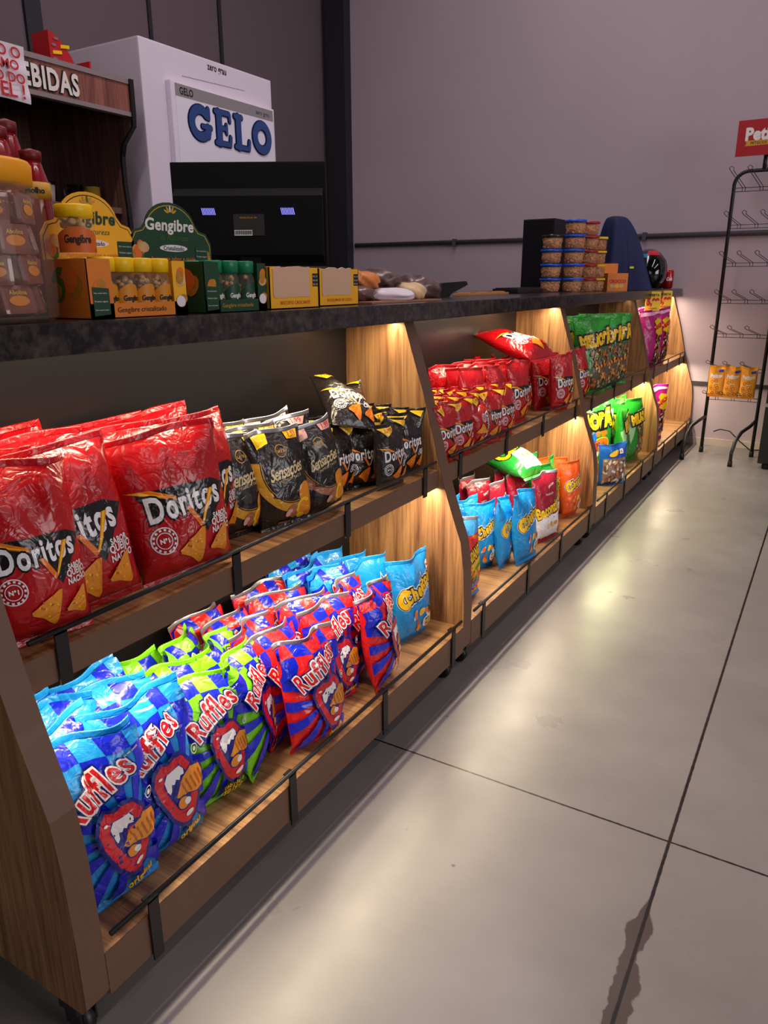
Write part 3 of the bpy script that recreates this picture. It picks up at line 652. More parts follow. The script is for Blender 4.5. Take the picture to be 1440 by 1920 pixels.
KIND = {
 'rb': dict(W=.168, H=.29, T=.075, flop=.05, base=LB, art=ruffles(LB, DB, 'original', YEL), seal=LB, crease=1.1),
 'rg': dict(W=.155, H=.25, flop=.05, T=.07, base=GR, art=ruffles(GR, DB, 'cebola e|salsa', YEL), seal=GR, crease=1.1),
 'rr': dict(W=.155, H=.245, flop=.04, T=.065, base=RD, art=ruffles(RD, DB, 'churrasco', YEL), seal=SILV, crease=1.1),
 'do': dict(W=.20, H=.262, T=.085, flop=.10, base=DR, art=doritos(DR, INK, ('SABOR', 'QUEIJO', 'NACHO')), seal=DR, crease=1.2),
 'dk': dict(W=.125, H=.165, T=.05, base=BK, art=doritos(BK, INK, ('SABOR', 'CHILI'), True, ORG), seal=BK, nu=20, nv=28),
 'dr': dict(W=.12, H=.165, T=.055, base=DR, art=doritos(DR, INK, ('SABOR', 'NACHO'), True), seal=DR, nu=18, nv=24),
 'dm': dict(W=.15, H=.22, T=.06, base=DR, art=doritos(DR, INK, ('SABOR', 'NACHO')), seal=DR, nu=20, nv=28),
 'sg': dict(W=.15, H=.205, T=.06, base=BK, art=sensacoes(GOLD, 'Sabor|Frango|grelhado', 0, YEL), seal=SILV, nu=24, nv=32),
 'sc': dict(W=.14, H=.205, T=.06, base=BK, art=sensacoes(COPP, 'Sabor|Peito de|Peru', 0, PINK), seal=SILV, nu=24, nv=32),
 'ch': dict(W=.165, H=.235, T=.06, base=CB, art=cheetos('ASSADO'), seal=CB, nu=24, nv=32),
 'co': dict(W=.14, H=.235, T=.055, base=OR, art=cheetos('ASSADO'), seal=OR, nu=20, nv=28),
 'fa': dict(W=.14, H=.25, T=.055, base=FL, art=fandangos, seal=SILV, nu=20, nv=28),
 'ba': dict(W=.17, H=.255, T=.065, base=WR, art=zitos('Baconzitos'), seal=SILV, nu=20, nv=28),
 'ce': dict(W=.18, H=.27, T=.07, base=ZG, art=zitos('Cebolitos'), seal=ZG, nu=20, nv=28),
 'mg': dict(W=.24, H=.34, T=.075, base=MG, art=miliopa(False), seal=MG, nu=22, nv=30),
 'mw': dict(W=.21, H=.335, T=.075, base=MG, art=miliopa(True), seal=MG, nu=22, nv=30),
 'ma': dict(W=.20, H=.33, T=.08, base=MA, art=magenta, seal=MA, nu=20, nv=28),
 'po': dict(W=.17, H=.20, T=.05, base=FO, art=popcorn, seal=FO, nu=20, nv=26),
 'ow': dict(W=.16, H=.24, T=.06, base=OR, art=orange_window, seal=OR, nu=20, nv=26),
 'pe': dict(W=.10, H=.16, T=.03, base=PO, art=peticos, seal=PO, nu=16, nv=22),
}
def proto(kind, seed, **kw):
    k = dict(KIND[kind]); k.update(kw); return bag_proto('%s_%s_%s' % (kind, seed, sorted(kw.items())), seed=hash_(kind, seed), **k)
def hash_(k, s): return sum(ord(c)*31**i for i, c in enumerate(k)) % 9973+s*101
ROWS = {'touching the small lime green one': 'next to the lime green row', 'standing ahead of its row, mouth picture whole': 'next to the blue bags', 'turned edge on next to the red bags': 'next to the red bags',
 'in the row next to the lime bags': 'next to the lime bags', 'in the middle red row, chip picture showing': 'in mid shelf', 'closest to the sky blue corn puff bags': 'closest to the sky blue bags', 'behind the red ridged bags': 'behind the red ones',
 'in the row behind the one by the divider': 'left of the lit divider', 'cut off at the outer end of the shelf': 'at the outer shelf end', 'leaning sideways between two others of its kind': 'behind the leaning one',
 'standing proud of its row with the whole logo showing': 'behind the whole logo', 'next to the black and gold bags': 'next to the black bags', 'half hidden beside the red bags': 'beside the red bags', 'with its whole gold arc showing': 'behind the whole arc',
 'leaning beside the small black tortilla bags': 'beside the tortilla bags', 'next to the copper premium bag': 'by the copper bag', 'squeezed in the second row': 'between the two outer rows', 'touching the divider beside the black bags': 'touching the divider',
 'second column from the black bags, logo by the rail': 'next after the divider row', 'behind the sideways maroon one': 'behind the sideways bag', 'just past the sideways maroon one': 'past the sideways bag', 'ahead of the taller red bags': 'ahead of the taller ones',
 'behind the small red ones': 'behind the small ones', 'second along behind the small red ones': 'second along', 'third along with the logo cut by its neighbour': 'third along', 'edge on behind the end one': 'seen edge on',
 'standing alone beside the pale divider': 'by the pale divider', 'with a blue top beside the divider': 'by the divider', 'right behind the red and yellow corn snack': 'by the corn snack', 'set back beside two others at the rail': 'set back from the rail',
 'behind the sky blue bags': 'behind the blue bags', 'behind the leaning one': 'behind the leaning one', 'right of the leaning wine red bag': 'by the leaning red bag', 'beside the divider after the green bags': 'by the divider',
 'beside the divider before the large green bags': 'by the divider', 'beside the divider at the rail': 'by the divider', 'slumped behind the blue edged one': 'behind the blue edged one', 'on the upper shelf, first one by the divider': 'by the upper divider',
 'on the upper shelf, second one along': 'by the wall, upper shelf', 'alone on the lower shelf at the back wall': 'on the lower shelf'}
ORD = ['', 'second', 'third', 'fourth', 'fifth', 'sixth']
def lane(kind, name, group, desc, where, x, y, n, z=ZB, dx=.062, phi=0, lean=5, roll=0, seeds=(1, 2, 3), dy=0, jit=1., rng=None, dphi=0, **kw):
    """one row of bags running back from the shelf front; only the front bag differs in wording"""
    rg = random.Random(int(abs(x*1000)+y*7919)); out = []
    for i in range(n):
        me = proto(kind, seeds[i % len(seeds)], **kw)
        if i == 0: lab = '%s %s' % (desc, where)
        else: lab = '%s, %s in the row %s' % (desc, ORD[i], ROWS.get(where, where))
        out.append(place_bag(name, me, (x-dx*i+rg.uniform(-.004, .004)*(i > 0), y+dy*i+rg.uniform(-.012, .012)*jit*(i > 0), z+.0005), phi+dphi*i+rg.uniform(-4, 4)*jit*(i > 0), lean+rg.uniform(-1.5, 3)*(i > 0), roll+rg.uniform(-2, 2)*jit*(i > 0), lab, 'chip bag', group))
    return out
# ------------------------------------------------------------------ bags on the shelves
G = 'blue, green and red ridged potato chip bags on the lower shelf'
lane('rb', 'potato_chip_bag', G, 'light blue ridged chip bag', 'beside the outer end panel', -.845, .592, 4, phi=-10, lean=6, roll=-3, seeds=(1, 2, 3))
lane('rb', 'potato_chip_bag', G, 'light blue ridged chip bag', 'touching the small lime green one', -.850, .710, 3, phi=-10, lean=9, roll=-4, seeds=(4, 5, 2), dx=.07)
lane('rg', 'potato_chip_bag', G, 'lime green ridged chip bag', 'standing ahead of its row, mouth picture whole', -.872, .850, 3, phi=-8, lean=8, seeds=(1, 2, 3), dx=.075, dy=-.005)
lane('rg', 'potato_chip_bag', G, 'lime green ridged chip bag', 'turned edge on next to the red bags', -.875, .965, 3, phi=24, lean=8, seeds=(4, 5, 3), dx=.07, roll=2)
lane('rr', 'potato_chip_bag', G, 'red and blue ridged chip bag', 'with silver seam at the rail', -.812, 1.085, 1, phi=-12, lean=7, seeds=(1,))
lane('rr', 'potato_chip_bag', G, 'red and blue ridged chip bag', 'in the row next to the lime bags', -.885, 1.075, 4, phi=8, lean=8, seeds=(2, 3, 4), dx=.062)
lane('rr', 'potato_chip_bag', G, 'red and blue ridged chip bag', 'in the middle red row, chip picture showing', -.87, 1.235, 4, phi=-12, lean=8, seeds=(5, 4, 2), dx=.062)
lane('rr', 'potato_chip_bag', G, 'red and blue ridged chip bag', 'closest to the sky blue corn puff bags', -.825, 1.375, 2, phi=14, lean=6, seeds=(6, 3), dx=.066)
lane('rb', 'potato_chip_bag', G, 'smaller light blue ridged chip bag', 'behind the red ridged bags', -.975, 1.395, 3, phi=-4, lean=5, seeds=(6, 2, 5), dx=.055, W=.17, H=.26)
G = 'sky blue corn puff bags on the lower shelf'
lane('ch', 'corn_puff_bag', G, 'sky blue corn puff bag', 'beside the lit divider, food picture whole', -.868, 1.605, 1, phi=-10, lean=4, seeds=(1,))
lane('ch', 'corn_puff_bag', G, 'sky blue corn puff bag', 'in the row behind the one by the divider', -.945, 1.545, 3, phi=0, lean=6, seeds=(2, 3), dx=.058, dy=-.01)
G = 'large red tortilla chip bags on the upper shelf'
lane('do', 'tortilla_chip_bag', G, 'large red tortilla chip bag', 'cut off at the outer end of the shelf', -.905, .573, 3, ZT, phi=-12, lean=6, roll=0, seeds=(1, 2, 3), dx=.08, W=.162)
lane('do', 'tortilla_chip_bag', G, 'large red tortilla chip bag', 'leaning sideways between two others of its kind', -.925, .672, 3, ZT, phi=-16, lean=9, roll=-7, seeds=(4, 3, 2), dx=.075, H=.27)
lane('do', 'tortilla_chip_bag', G, 'large red tortilla chip bag', 'standing proud of its row with the whole logo showing', -.905, .862, 3, ZT, phi=-16, lean=8, roll=-4, seeds=(5, 1, 4), dx=.08)
lane('do', 'tortilla_chip_bag', G, 'large red tortilla chip bag', 'next to the black and gold bags', -.975, .975, 2, ZT, phi=-4, lean=5, roll=-3, seeds=(6, 2), dx=.08)
G = 'black premium chip bags on the upper shelf'
lane('sg', 'premium_chip_bag', G, 'black and gold premium chip bag', 'half hidden beside the red bags', -.965, 1.065, 3, ZT, phi=-6, lean=5, seeds=(1, 2), dx=.066)
lane('sg', 'premium_chip_bag', G, 'black and gold premium chip bag', 'with its whole gold arc showing', -.925, 1.155, 3, ZT, phi=-14, lean=6, roll=-3, seeds=(3, 1, 2), dx=.066)
lane('sc', 'premium_chip_bag', G, 'black and copper premium chip bag', 'leaning beside the small black tortilla bags', -.915, 1.285, 3, ZT, phi=-10, lean=6, roll=-9, seeds=(1, 2, 3), dx=.066)
G = 'small black tortilla chip bags on the upper shelf'
lane('dk', 'small_tortilla_chip_bag', G, 'small black tortilla chip bag', 'next to the copper premium bag', -.975, 1.415, 3, ZT, phi=-12, lean=3, seeds=(1, 2), dx=.052)
lane('dk', 'small_tortilla_chip_bag', G, 'small black tortilla chip bag', 'squeezed in the second row', -.955, 1.49, 3, ZT, phi=-30, lean=3, seeds=(3, 2), dx=.055)
lane('dk', 'small_tortilla_chip_bag', G, 'small black tortilla chip bag', 'standing out at the rail', -.895, 1.53, 1, ZT, phi=-4, lean=2, seeds=(4,))
lane('dk', 'small_tortilla_chip_bag', G, 'small black tortilla chip bag', 'beside the lit divider', -.925, 1.665, 4, ZT, phi=-20, lean=3, seeds=(5, 1), dx=.054)
place_bag('small_tortilla_chip_bag', proto('dk', 6, W=.145, H=.19, T=.06), (-.945, 1.46, ZT+.150), label='small black tortilla chip bag lying on top of the standing black ones', group=G, rot=(math.radians(-58), math.radians(12), math.radians(90-30)))
G = 'small red tortilla chip bags on the upper shelf'
for j, (y, x, ph, nn, w) in enumerate([(1.83, -.895, -5, 4, 'touching the divider beside the black bags'), (1.925, -.89, -14, 4, 'second column from the black bags, logo by the rail'), (2.04, -.905, 10, 4, 'behind the sideways maroon one'),
                        (2.14, -.895, -22, 4, 'just past the sideways maroon one'), (2.27, -.895, -8, 2, 'ahead of the taller red bags')]):
    lane('dr', 'small_tortilla_chip_bag', G, 'small red tortilla chip bag', w, x, y, nn, ZT, phi=ph, lean=3, seeds=(1, 2, 3, 4, 5)[j % 5:]+(1, 2), dx=.053)
place_bag('small_tortilla_chip_bag', proto('dr', 6), (-.878, 2.025, ZT+.034), -10, 3, 0, 'small dark red bag with its logo turned on end at the rail', group=G, rot=(0, math.radians(84), math.radians(95))).location = (-.885, 1.985, ZT+.062)
G = 'taller red tortilla chip bags on the upper shelf'
for j, (y, x, ph, nn, w) in enumerate([(2.22, -.985, -5, 3, 'behind the small red ones'), (2.36, -.955, -10, 3, 'second along behind the small red ones'), (2.49, -.935, -4, 4, 'third along with the logo cut by its neighbour'), (2.60, -.955, 12, 3, 'edge on behind the end one')]):
    lane('dm', 'tortilla_chip_bag', G, 'taller red tortilla chip bag', w, x, y, nn, ZT, phi=ph, lean=3, seeds=(1, 2, 3, 4)[j % 4:]+(1, 2), dx=.056)
lane('dm', 'tortilla_chip_bag', G, 'tall narrow red tortilla chip bag', 'standing alone beside the pale divider', -.885, 2.83, 3, ZT, phi=-16, lean=2, seeds=(5, 3), dx=.066)
tb = place_bag('tortilla_chip_bag', proto('dm', 7, W=.20, H=.28, T=.08), (-.885, 2.63, ZT+.222), label='large red bag lying flat across the tops of the red bags', group=G, rot=(math.radians(-74), 0, math.radians(90-12)))
# lower shelf of the second unit
lane('fa', 'corn_snack_bag', None, 'red and yellow corn snack bag', 'with a blue top beside the divider', -.855, 1.935, 2, phi=0, lean=3, seeds=(1, 2), dx=.06)
G = 'sky blue corn puff bags on the lower shelf'
lane('ch', 'corn_puff_bag', G, 'sky blue corn puff bag', 'right behind the red and yellow corn snack', -.955, 2.03, 3, phi=8, lean=4, seeds=(3, 2), dx=.06, W=.15)
lane('ch', 'corn_puff_bag', G, 'sky blue corn puff bag', 'set back beside two others at the rail', -.915, 2.165, 3, phi=-22, lean=2, seeds=(4, 1), dx=.06, W=.14)
lane('ch', 'corn_puff_bag', G, 'sky blue corn puff bag', 'tucked behind the one at the rail', -.865, 2.255, 1, phi=6, lean=4, seeds=(5,), W=.15)
lane('ch', 'corn_puff_bag', G, 'sky blue corn puff bag', 'at the rail with silver side seam', -.815, 2.32, 1, phi=-8, lean=5, seeds=(6,), W=.16, H=.25)
G = 'wine red and white bacon snack bags on the lower shelf'
lane('ba', 'bacon_snack_bag', G, 'wine red and white bacon snack bag', 'leaning at the rail', -.825, 2.565, 1, phi=-14, lean=6, seeds=(1,))
lane('ba', 'bacon_snack_bag', G, 'wine red and white bacon snack bag', 'behind the sky blue bags', -.93, 2.36, 3, phi=0, lean=4, seeds=(2, 3), dx=.06)
lane('ba', 'bacon_snack_bag', G, 'wine red and white bacon snack bag', 'behind the leaning one', -.925, 2.54, 2, phi=-4, lean=4, seeds=(3, 2), dx=.06)
G = 'green onion snack bags on the lower shelf'
lane('ce', 'onion_snack_bag', G, 'green onion snack bag', 'right of the leaning wine red bag', -.865, 2.72, 3, phi=6, lean=3, seeds=(1, 2), dx=.065)
lane('ce', 'onion_snack_bag', G, 'green onion snack bag', 'at the back behind the blue bags', -1.06, 2.20, 1, phi=10, lean=4, seeds=(3,))
place_bag('onion_snack_bag', proto('ce', 4, W=.21, H=.30, T=.09), (-.865, 2.56, ZB+.245), label='green and white onion snack bag lying across the tops of the wine red bags', group=G, rot=(math.radians(-70), 0, math.radians(90-8)))
lane('co', 'corn_puff_bag', 'orange corn puff bags on the lower shelf', 'orange corn puff bag', 'beside the divider after the green bags', -.835, 2.895, 3, phi=-14, lean=3, seeds=(1, 2), dx=.06)
# third unit
G = 'large green corn snack bags on the upper shelf'
for j, (y, w) in enumerate([(3.34, 'first along the shelf'), (3.52, 'second along the shelf'), (3.70, 'third along the shelf')]):
    lane('mw', 'corn_snack_bag', G, 'large green bag with a clear window', w, -.915, y, 2, ZT, phi=-34, lean=3, seeds=(1, 2, 3)[j:]+(1,), dx=.092)
place_bag('corn_snack_bag', proto('mw', 4), (-1.03, 3.20, ZT), -8, 3, 0, 'large green bag half hidden by the divider behind a red bag', group=G)
lane('dm', 'tortilla_chip_bag', None, 'lone red tortilla chip bag', 'beside the divider before the large green bags', -.90, 3.135, 2, ZT, phi=-8, lean=3, seeds=(2, 3), dx=.06, W=.14)
G = 'snack bags with dark food windows on the lower shelf'
lane('ow', 'snack_bag', G, 'orange snack bag with a food window', 'beside the divider at the rail', -.845, 3.20, 2, phi=-4, lean=3, seeds=(1, 2), dx=.06)
lane('po', 'popcorn_bag', G, 'blue edged popcorn bag with clear front', 'leaning at the rail', -.815, 3.475, 1, phi=-38, lean=2, seeds=(1,))
lane('po', 'popcorn_bag', G, 'blue topped popcorn bag', 'slumped behind the blue edged one', -.90, 3.38, 2, phi=-20, lean=6, seeds=(2, 3), dx=.055, H=.24)
G = 'large green corn snack bags on the lower shelf'
lane('mg', 'corn_snack_bag', G, 'large green bag facing out with orange food picture', 'behind the popcorn bags', -.985, 3.60, 1, phi=-48, lean=2, seeds=(1,), H=.38, W=.30)
lane('mw', 'corn_snack_bag', G, 'bright green bag seen edge on', 'between the popcorn and the divider', -.87, 3.845, 2, phi=12, lean=2, seeds=(2, 3), dx=.08)
lane('mw', 'corn_snack_bag', G, 'bright green bag with logo along its side', 'against the divider', -.855, 4.05, 2, phi=-10, lean=2, seeds=(4, 1), dx=.08)
# fourth unit
G = 'magenta snack bags beside the back wall'
lane('ma', 'snack_bag', G, 'magenta bag with yellow splash', 'on the upper shelf, first one by the divider', -.91, 4.50, 2, ZT, phi=-24, lean=2, seeds=(1, 2), dx=.075)
lane('ma', 'snack_bag', G, 'magenta bag with yellow splash', 'on the upper shelf, second one along', -.91, 4.72, 2, ZT, phi=-26, lean=2, seeds=(2, 3), dx=.075)
lane('ma', 'snack_bag', G, 'magenta bag with yellow splash', 'alone on the lower shelf at the back wall', -.87, 4.64, 2, ZB, phi=-24, lean=2, seeds=(3, 1), dx=.075)
# ------------------------------------------------------------------ things on the countertop
CZ = 1.0275
glass = mat('clear_glass', (225, 232, 230), .08, trans=1., spec=.5, ior=1.2)
plas = mat('clear_plastic', (200, 190, 180), .07, spec=.6, alpha=.10, coat=.5)
cardY = mat('yellow_card', (236, 172, 24), .55); cardG = mat('dark_green_card', (10, 62, 36), .5); cardO = mat('orange_card', (214, 120, 30), .55)
lidY = mat('yellow_lid', (244, 196, 8), .35); lidG = mat('green_lid', (8, 120, 78), .35); pine = mat('pineapple', (176, 120, 34), .6, var=.5, bscale=160); leafg = mat('leafy_green', (70, 104, 30), .6, var=.5, bscale=120)
ging = mat('ginger_beige', (206, 164, 108), .6, var=.35, bscale=90); paper = mat('white_paper', (226, 216, 226), .7); whitep = mat('white_print', (225, 222, 218), .6); inkp = mat('black_print', (24, 20, 20), .6)
redp = mat('red_print', (190, 26, 40), .6); peach = mat('raw_card', (206, 168, 140), .8); goldp = mat('gold_print', (200, 150, 40), .5); orp = mat('orange_print', (222, 110, 30), .6)
def shaped(pts, pos, nrm, t, m, name, parent):
    """flat card outline (y, z) standing at x=pos"""
    b = MB(); b.prism(pts, 0, pos-t, pos, m); return b
MX = lambda x, y, z: frame((x, y, z), (0, 1, 0), (0, 0, 1))      # a plane facing the aisle
def small_jar(parent_or_none, loc, r, h, lid, lab, word, contents, label=None, cat=None, group=None, rz=0):
    J = empty('ginger_jar', loc, rz); tag(J, label, cat, group)
    lh = h*.22
    MB().lathe([(0, .001), (r*.92, .001), (r, .004), (r, h*.62), (r*.86, h*.74), (r*.80, h-lh)], plas, n=24).build('glass_body', J)
    MB().lathe([(0, h-lh-.002), (r*.97, h-lh-.002), (r*.97, h-.002), (r*.9, h), (0, h)], lid, n=24).build('lid', J)
    c = MB(); rg = random.Random(int(loc[1]*1000))
    for k in range(26):
        a, q = rg.uniform(0, 2*PI), r*.62*math.sqrt(rg.random()); zz = .008+h*.60*rg.random()
        M = Matrix.Translation((q*math.cos(a), q*math.sin(a), zz)) @ Matrix.Rotation(rg.uniform(0, 3), 4, 'Y')
        c.lathe([(0, -r*.22), (r*.2, -r*.1), (r*.22, r*.08), (0, r*.22)], contents, n=7, M=M)
    c.build('ginger_pieces', J)
    L = MB(); seg = 12; a0, a1 = -1.15, 1.15; vs = []
    for i in range(seg+1):
        a = a0+(a1-a0)*i/seg; top = h*.56-h*.16*(a/1.15)**2; vs += [((r+.0006)*math.cos(a), (r+.0006)*math.sin(a), h*.06), ((r+.0006)*math.cos(a), (r+.0006)*math.sin(a), top)]
    L.add(vs, [(2*i, 2*i+2, 2*i+3, 2*i+1) for i in range(seg)], lab, True)
    v, f, w = text2d(word, .03, .1, 1.0); k = r*1.35/w
    L.add([((r+.0012)*math.cos(p[0]*k/r), (r+.0012)*math.sin(p[0]*k/r), h*.30+p[1]*k*1.5) for p in v], f, whitep if lid is lidG else inkp)
    L.add([((r+.0011)*math.cos(t), (r+.0011)*math.sin(t), z) for t, z in ((-1, h*.08), (1, h*.08), (1, h*.15), (-1, h*.15))], [(0, 1, 2, 3)], inkp if lid is lidY else goldp)
    L.build('label_band', J); return J
def ginger_display(y0, y1, xf, head, card, lid, lab, wordm, label, jarlab, mainword, ny):
    D = empty('ginger_display_box', (0, 0, CZ)); tag(D, label, 'display box', 'ginger candy display boxes')
    h = .086; xb = xf-.10; t = .0012; w = y1-y0
    b = MB(); b.box((xb, y0, 0), (xf, y1, t), cardO)
    b.box((xb, y0, 0), (xf, y0+t, h), cardO if lid is lidY else card); b.box((xb, y1-t, 0), (xf, y1, h), card); b.box((xb, y0, 0), (xb+t, y1, h), card)
    # front: two side pillars and a low strip around the window
    b.box((xf-t, y0, 0), (xf, y0+w*.22, h), card if lid is lidG else cardO); b.box((xf-t, y1-w*.15, 0), (xf, y1, h), card); b.box((xf-t, y0, 0), (xf, y1, .022), cardO if lid is lidY else card)
    rg = random.Random(3)
    for (ya, yb) in ((y0, y0+w*.22), (y1-w*.15, y1)):
        for k in range(5):
            cy, cz = rg.uniform(ya+.012, yb-.010), rg.uniform(.02, h-.016); M = MX(xf, cy, cz)
            flat_poly(b, circ(0, 0, .011, .008, 12, rot=rg.uniform(0, 3)), M, rg.choice((ging, pine, leafg, orp)), .0004+.0001*k)
    M = MX(xf, y0+w*.10, .03); flat_poly(b, [(-.014, -.026), (.016, -.024), (.016, .014), (-.014, .016)], M, cardG, .0010)
    for q in range(3): flat_text(b, ('Não contém glúten', 'Produto vegano', 'Sem conservantes')[q], .024, MX(xf, y0+w*.10, .037-.012*q), whitep, .0, depth=.0013)
    flat_poly(b, circ(0, 0, .010, .009), MX(xf, y1-w*.08, .022), paper, .0011)
    flat_text(b, 'Gengibre cristalizado', w*.5, MX(xf, (y0+y1)/2, .011), inkp if lid is lidY else goldp, .0)
    # side face
    for k in range(6): flat_poly(b, circ(rg.uniform(-.03, .03), rg.uniform(-.02, .03), .014, .02, 9, rot=rg.uniform(0, 3)), frame(((xf+xb)/2, y0, .045), (1, 0, 0), (0, 0, 1)), (leafg, pine, orp)[k % 3], .0004+.0001*k)
    b.build('tray', D)
    # header card with an arched top
    a, c, zt = head; cm = (a+c)/2; hw = (c-a)/2; zs = zt-.045
    pts = [(a, .0015), (c, .0015), (c, zs-.022), (c-.012, zs-.004), (c-hw*.30, zs)]
    pts += [(cm+hw*.62*math.cos(q), zs+(zt-zs)*math.sin(q)) for q in [PI*k/14 for k in range(1, 14)]]+[(a+hw*.30, zs), (a+.012, zs-.004), (a, zs-.022)]
    hb = MB(); hb.prism(pts, 0, xb-.0035, xb-.001, card)
    X0 = xb-.001
    rim = [(cm+(p[0]-cm)*.965, .0015+(p[1]-.0015)*.975) for p in pts]
    flat_poly(hb, [(p[0]-cm, p[1]) for p in rim], MX(X0, cm, 0), goldp if lid is lidG else inkp, .0003)
    flat_poly(hb, [((p[0]-cm)*.985, p[1]*.992) for p in rim], MX(X0, cm, 0), card, .0005)
    flat_text(hb, mainword, hw*1.15, MX(X0, cm-.003, zs+.004), whitep if lid is lidG else cardG, .03, depth=.0012, height=.019, shear=.1)
    flat_text(hb, 'da Natureza', hw*.7, MX(X0, cm+.005, zs-.014), leafg, .0, depth=.0012, shear=.4)
    for k in range(5):
        t = .5+k*.55; flat_poly(hb, circ(.011*math.cos(t), .008*math.sin(t), .006, .002, 8, rot=t), MX(X0, cm, zs+.026), whitep if (k == 2 and lid is lidG) else (leafg if k == 2 else goldp), .0012+.0001*k)
    flat_poly(hb, circ(0, 0, hw*.34, .006), MX(X0, cm+.002, zs-.032), paper, .0011); flat_text(hb, 'Cristalizado', hw*.5, MX(X0, cm+.002, zs-.032), cardG, .02, depth=.0014)
    flat_text(hb, 'Apresente sabor e saúde', hw*1.1, MX(X0, cm, zs-.051), orp, .01, depth=.0012, height=.007); flat_text(hb, 'ao seu dia a dia', hw*.6, MX(X0, cm, zs-.063), whitep, .01, depth=.0012, height=.006)
    for sgn in (-1, 1):
        for k in range(8):
            flat_poly(hb, circ(0, 0, .013, .009, 10, rot=rg.uniform(0, 3)), MX(X0, cm+sgn*hw*rg.uniform(.62, .85), zs-rg.uniform(.028, .075)), rg.choice((ging, orp, leafg, pine)), .0006+.00005*k)
    flat_poly(hb, [(-.016, -.02), (.016, -.02), (.015, .018), (-.015, .018)], MX(X0, cm+hw*.72, zs-.045), cardG, .0013)
    for q in range(3): flat_text(hb, ('Não contém glúten', 'Produto vegano', 'Sem corantes')[q], .026, MX(X0, cm+hw*.72, zs-.035-.010*q), whitep, .0, depth=.0016)
    hb.build('header_card', D)
    for r_ in range(2):
        for k in range(ny):
            yy = y0+w*.13+.021+(w*.76-.040)*k/(ny-1); xx = xf-.024-.046*r_
            small_jar(None, (xx, yy, CZ+.0015), .0205, .088, lid, lab, 'Gengibre', ging, '%s %s' % (jarlab, (['nearest the striped side', 'second along', 'third along', 'last along'][k])+(' in the window row' if r_ == 0 else ' in the back row')), 'jar', 'lidded ginger jars in the display boxes')
labY = mat('amber_label', (206, 132, 20), .5); labG = mat('green_label', (12, 66, 40), .5)
ginger_display(.757, .955, -.955, (.762, .945, .190), cardY, lidY, labY, 0, 'yellow ginger display box with arched header and yellow lidded jars', 'yellow lidded ginger jar in the yellow display,', 'Gengibre', 4)
ginger_display(.998, 1.165, -.955, (.930, 1.128, .188), cardG, lidG, labG, 0, 'dark green ginger display box with arched header and green lidded jars', 'green lidded ginger jar in the green display,', 'Gengibre', 3)
J = small_jar(None, (-1.0, .782, CZ+.0905), .028, .072, lidY, mat('orange_label', (206, 96, 20), .5), 'Gengibre', ging, 'larger yellow lidded ginger jar standing on top of the yellow display', 'jar', None, rz=-.6)
# big sweet jar
S = empty('sweet_jar', (-1.03, .648, CZ)); tag(S, 'big clear plastic jar of brown wrapped sweets with yellow lid', 'jar')
MB().lathe([(0, .001), (.082, .001), (.090, .008), (.092, .06), (.090, .12), (.088, .150), (.078, .172), (.070, .184)], plas, n=36).build('jar_body', S)
MB().lathe([(0, .180), (.076, .180), (.077, .205), (.074, .209), (0, .209)], mat('amber_lid', (240, 160, 14), .4, bump=.1), n=40).build('lid', S)
rg = random.Random(31); brown = mat('wrapped_sweet', (126, 66, 50), .25, spec=.6, var=.3, bscale=60, coat=.6, bump=.5)
W2 = mat('sweet_wrap_gold', (214, 130, 30), .3, coat=.5)
for k in range(32):
    lay = k//8; a = (k % 8)*PI/3.5+lay*.5; q = .056 if k % 8 < 7 else .0
    m = MB(); M = Matrix.Translation((q*math.cos(a), q*math.sin(a), .024+lay*.040)) @ Matrix.Rotation(a+PI/2, 4, 'Z') @ Matrix.Rotation(rg.uniform(-.25, .25), 4, 'X')
    m.bbox((-.024, -.013, -.020), (.024, .013, .020), brown, .006, 2, M=M)
    for s_ in (-1, 1): m.add([M @ Vector(p) for p in [(s_*.019, -.006, -.006), (s_*.030, -.010, -.012), (s_*.030, .010, .012), (s_*.019, .006, .006)]], [(0, 1, 2, 3)], plas)
    fr = Matrix.Translation((0, 0, 0)); Mx = M @ frame((0, -.0134, 0), (1, 0, 0), (0, 0, 1)); flat_poly(m, circ(0, -.002, .015, .007), Mx, W2, .0004); flat_text(m, 'Paçoca' if k % 2 else 'Abolina', .026, Mx @ Matrix.Translation((0, .009, 0)), goldp, .04)
    o = m.build('wrapped_sweet', None, (-1.03, .648, CZ+.004)); tag(o, 'brown wrapped sweet inside the big clear jar with yellow lid', 'sweet', 'brown wrapped sweets inside the big clear jar')
for k, (x, y, zt, lb) in enumerate([(-1.15, .775, 1.312, 'red bottle with gold label beside the wall of the cabinet, one of a pair'), (-1.15, .830, 1.285, 'red bottle with gold label just above the arched yellow header'), (-1.21, .835, 1.335, 'dark red bottle standing taller behind the two red ones')]):
    B_ = empty('sauce_bottle', (x, y, CZ)); tag(B_, lb, 'bottle', 'red bottles behind the sweet jar'); h = zt-CZ; rd = mat('sauce_red', (150, 14, 24), .18, spec=.6, coat=.7)
    MB().lathe([(0, 0), (.023, 0), (.024, .01), (.024, h*.78), (.016, h*.9), (.014, h*.93)], rd, n=20).build('bottle_body', B_)
    MB().lathe([(0, h*.925), (.016, h*.925), (.017, h*.98), (0, h)], mat('bottle_cap_red', (110, 16, 20), .4), n=18).build('cap', B_)
    L = MB(); L.lathe([(.0245, h*.70), (.0247, h*.80)], goldp, n=20)
    v, f, w = text2d('Molho', .04); kk = .03/w; L.add([(.0252*math.cos(p[0]*kk/.0252-.6), .0252*math.sin(p[0]*kk/.0252-.6), h*.75+p[1]*kk) for p in v], f, inkp); L.build('label_band', B_)
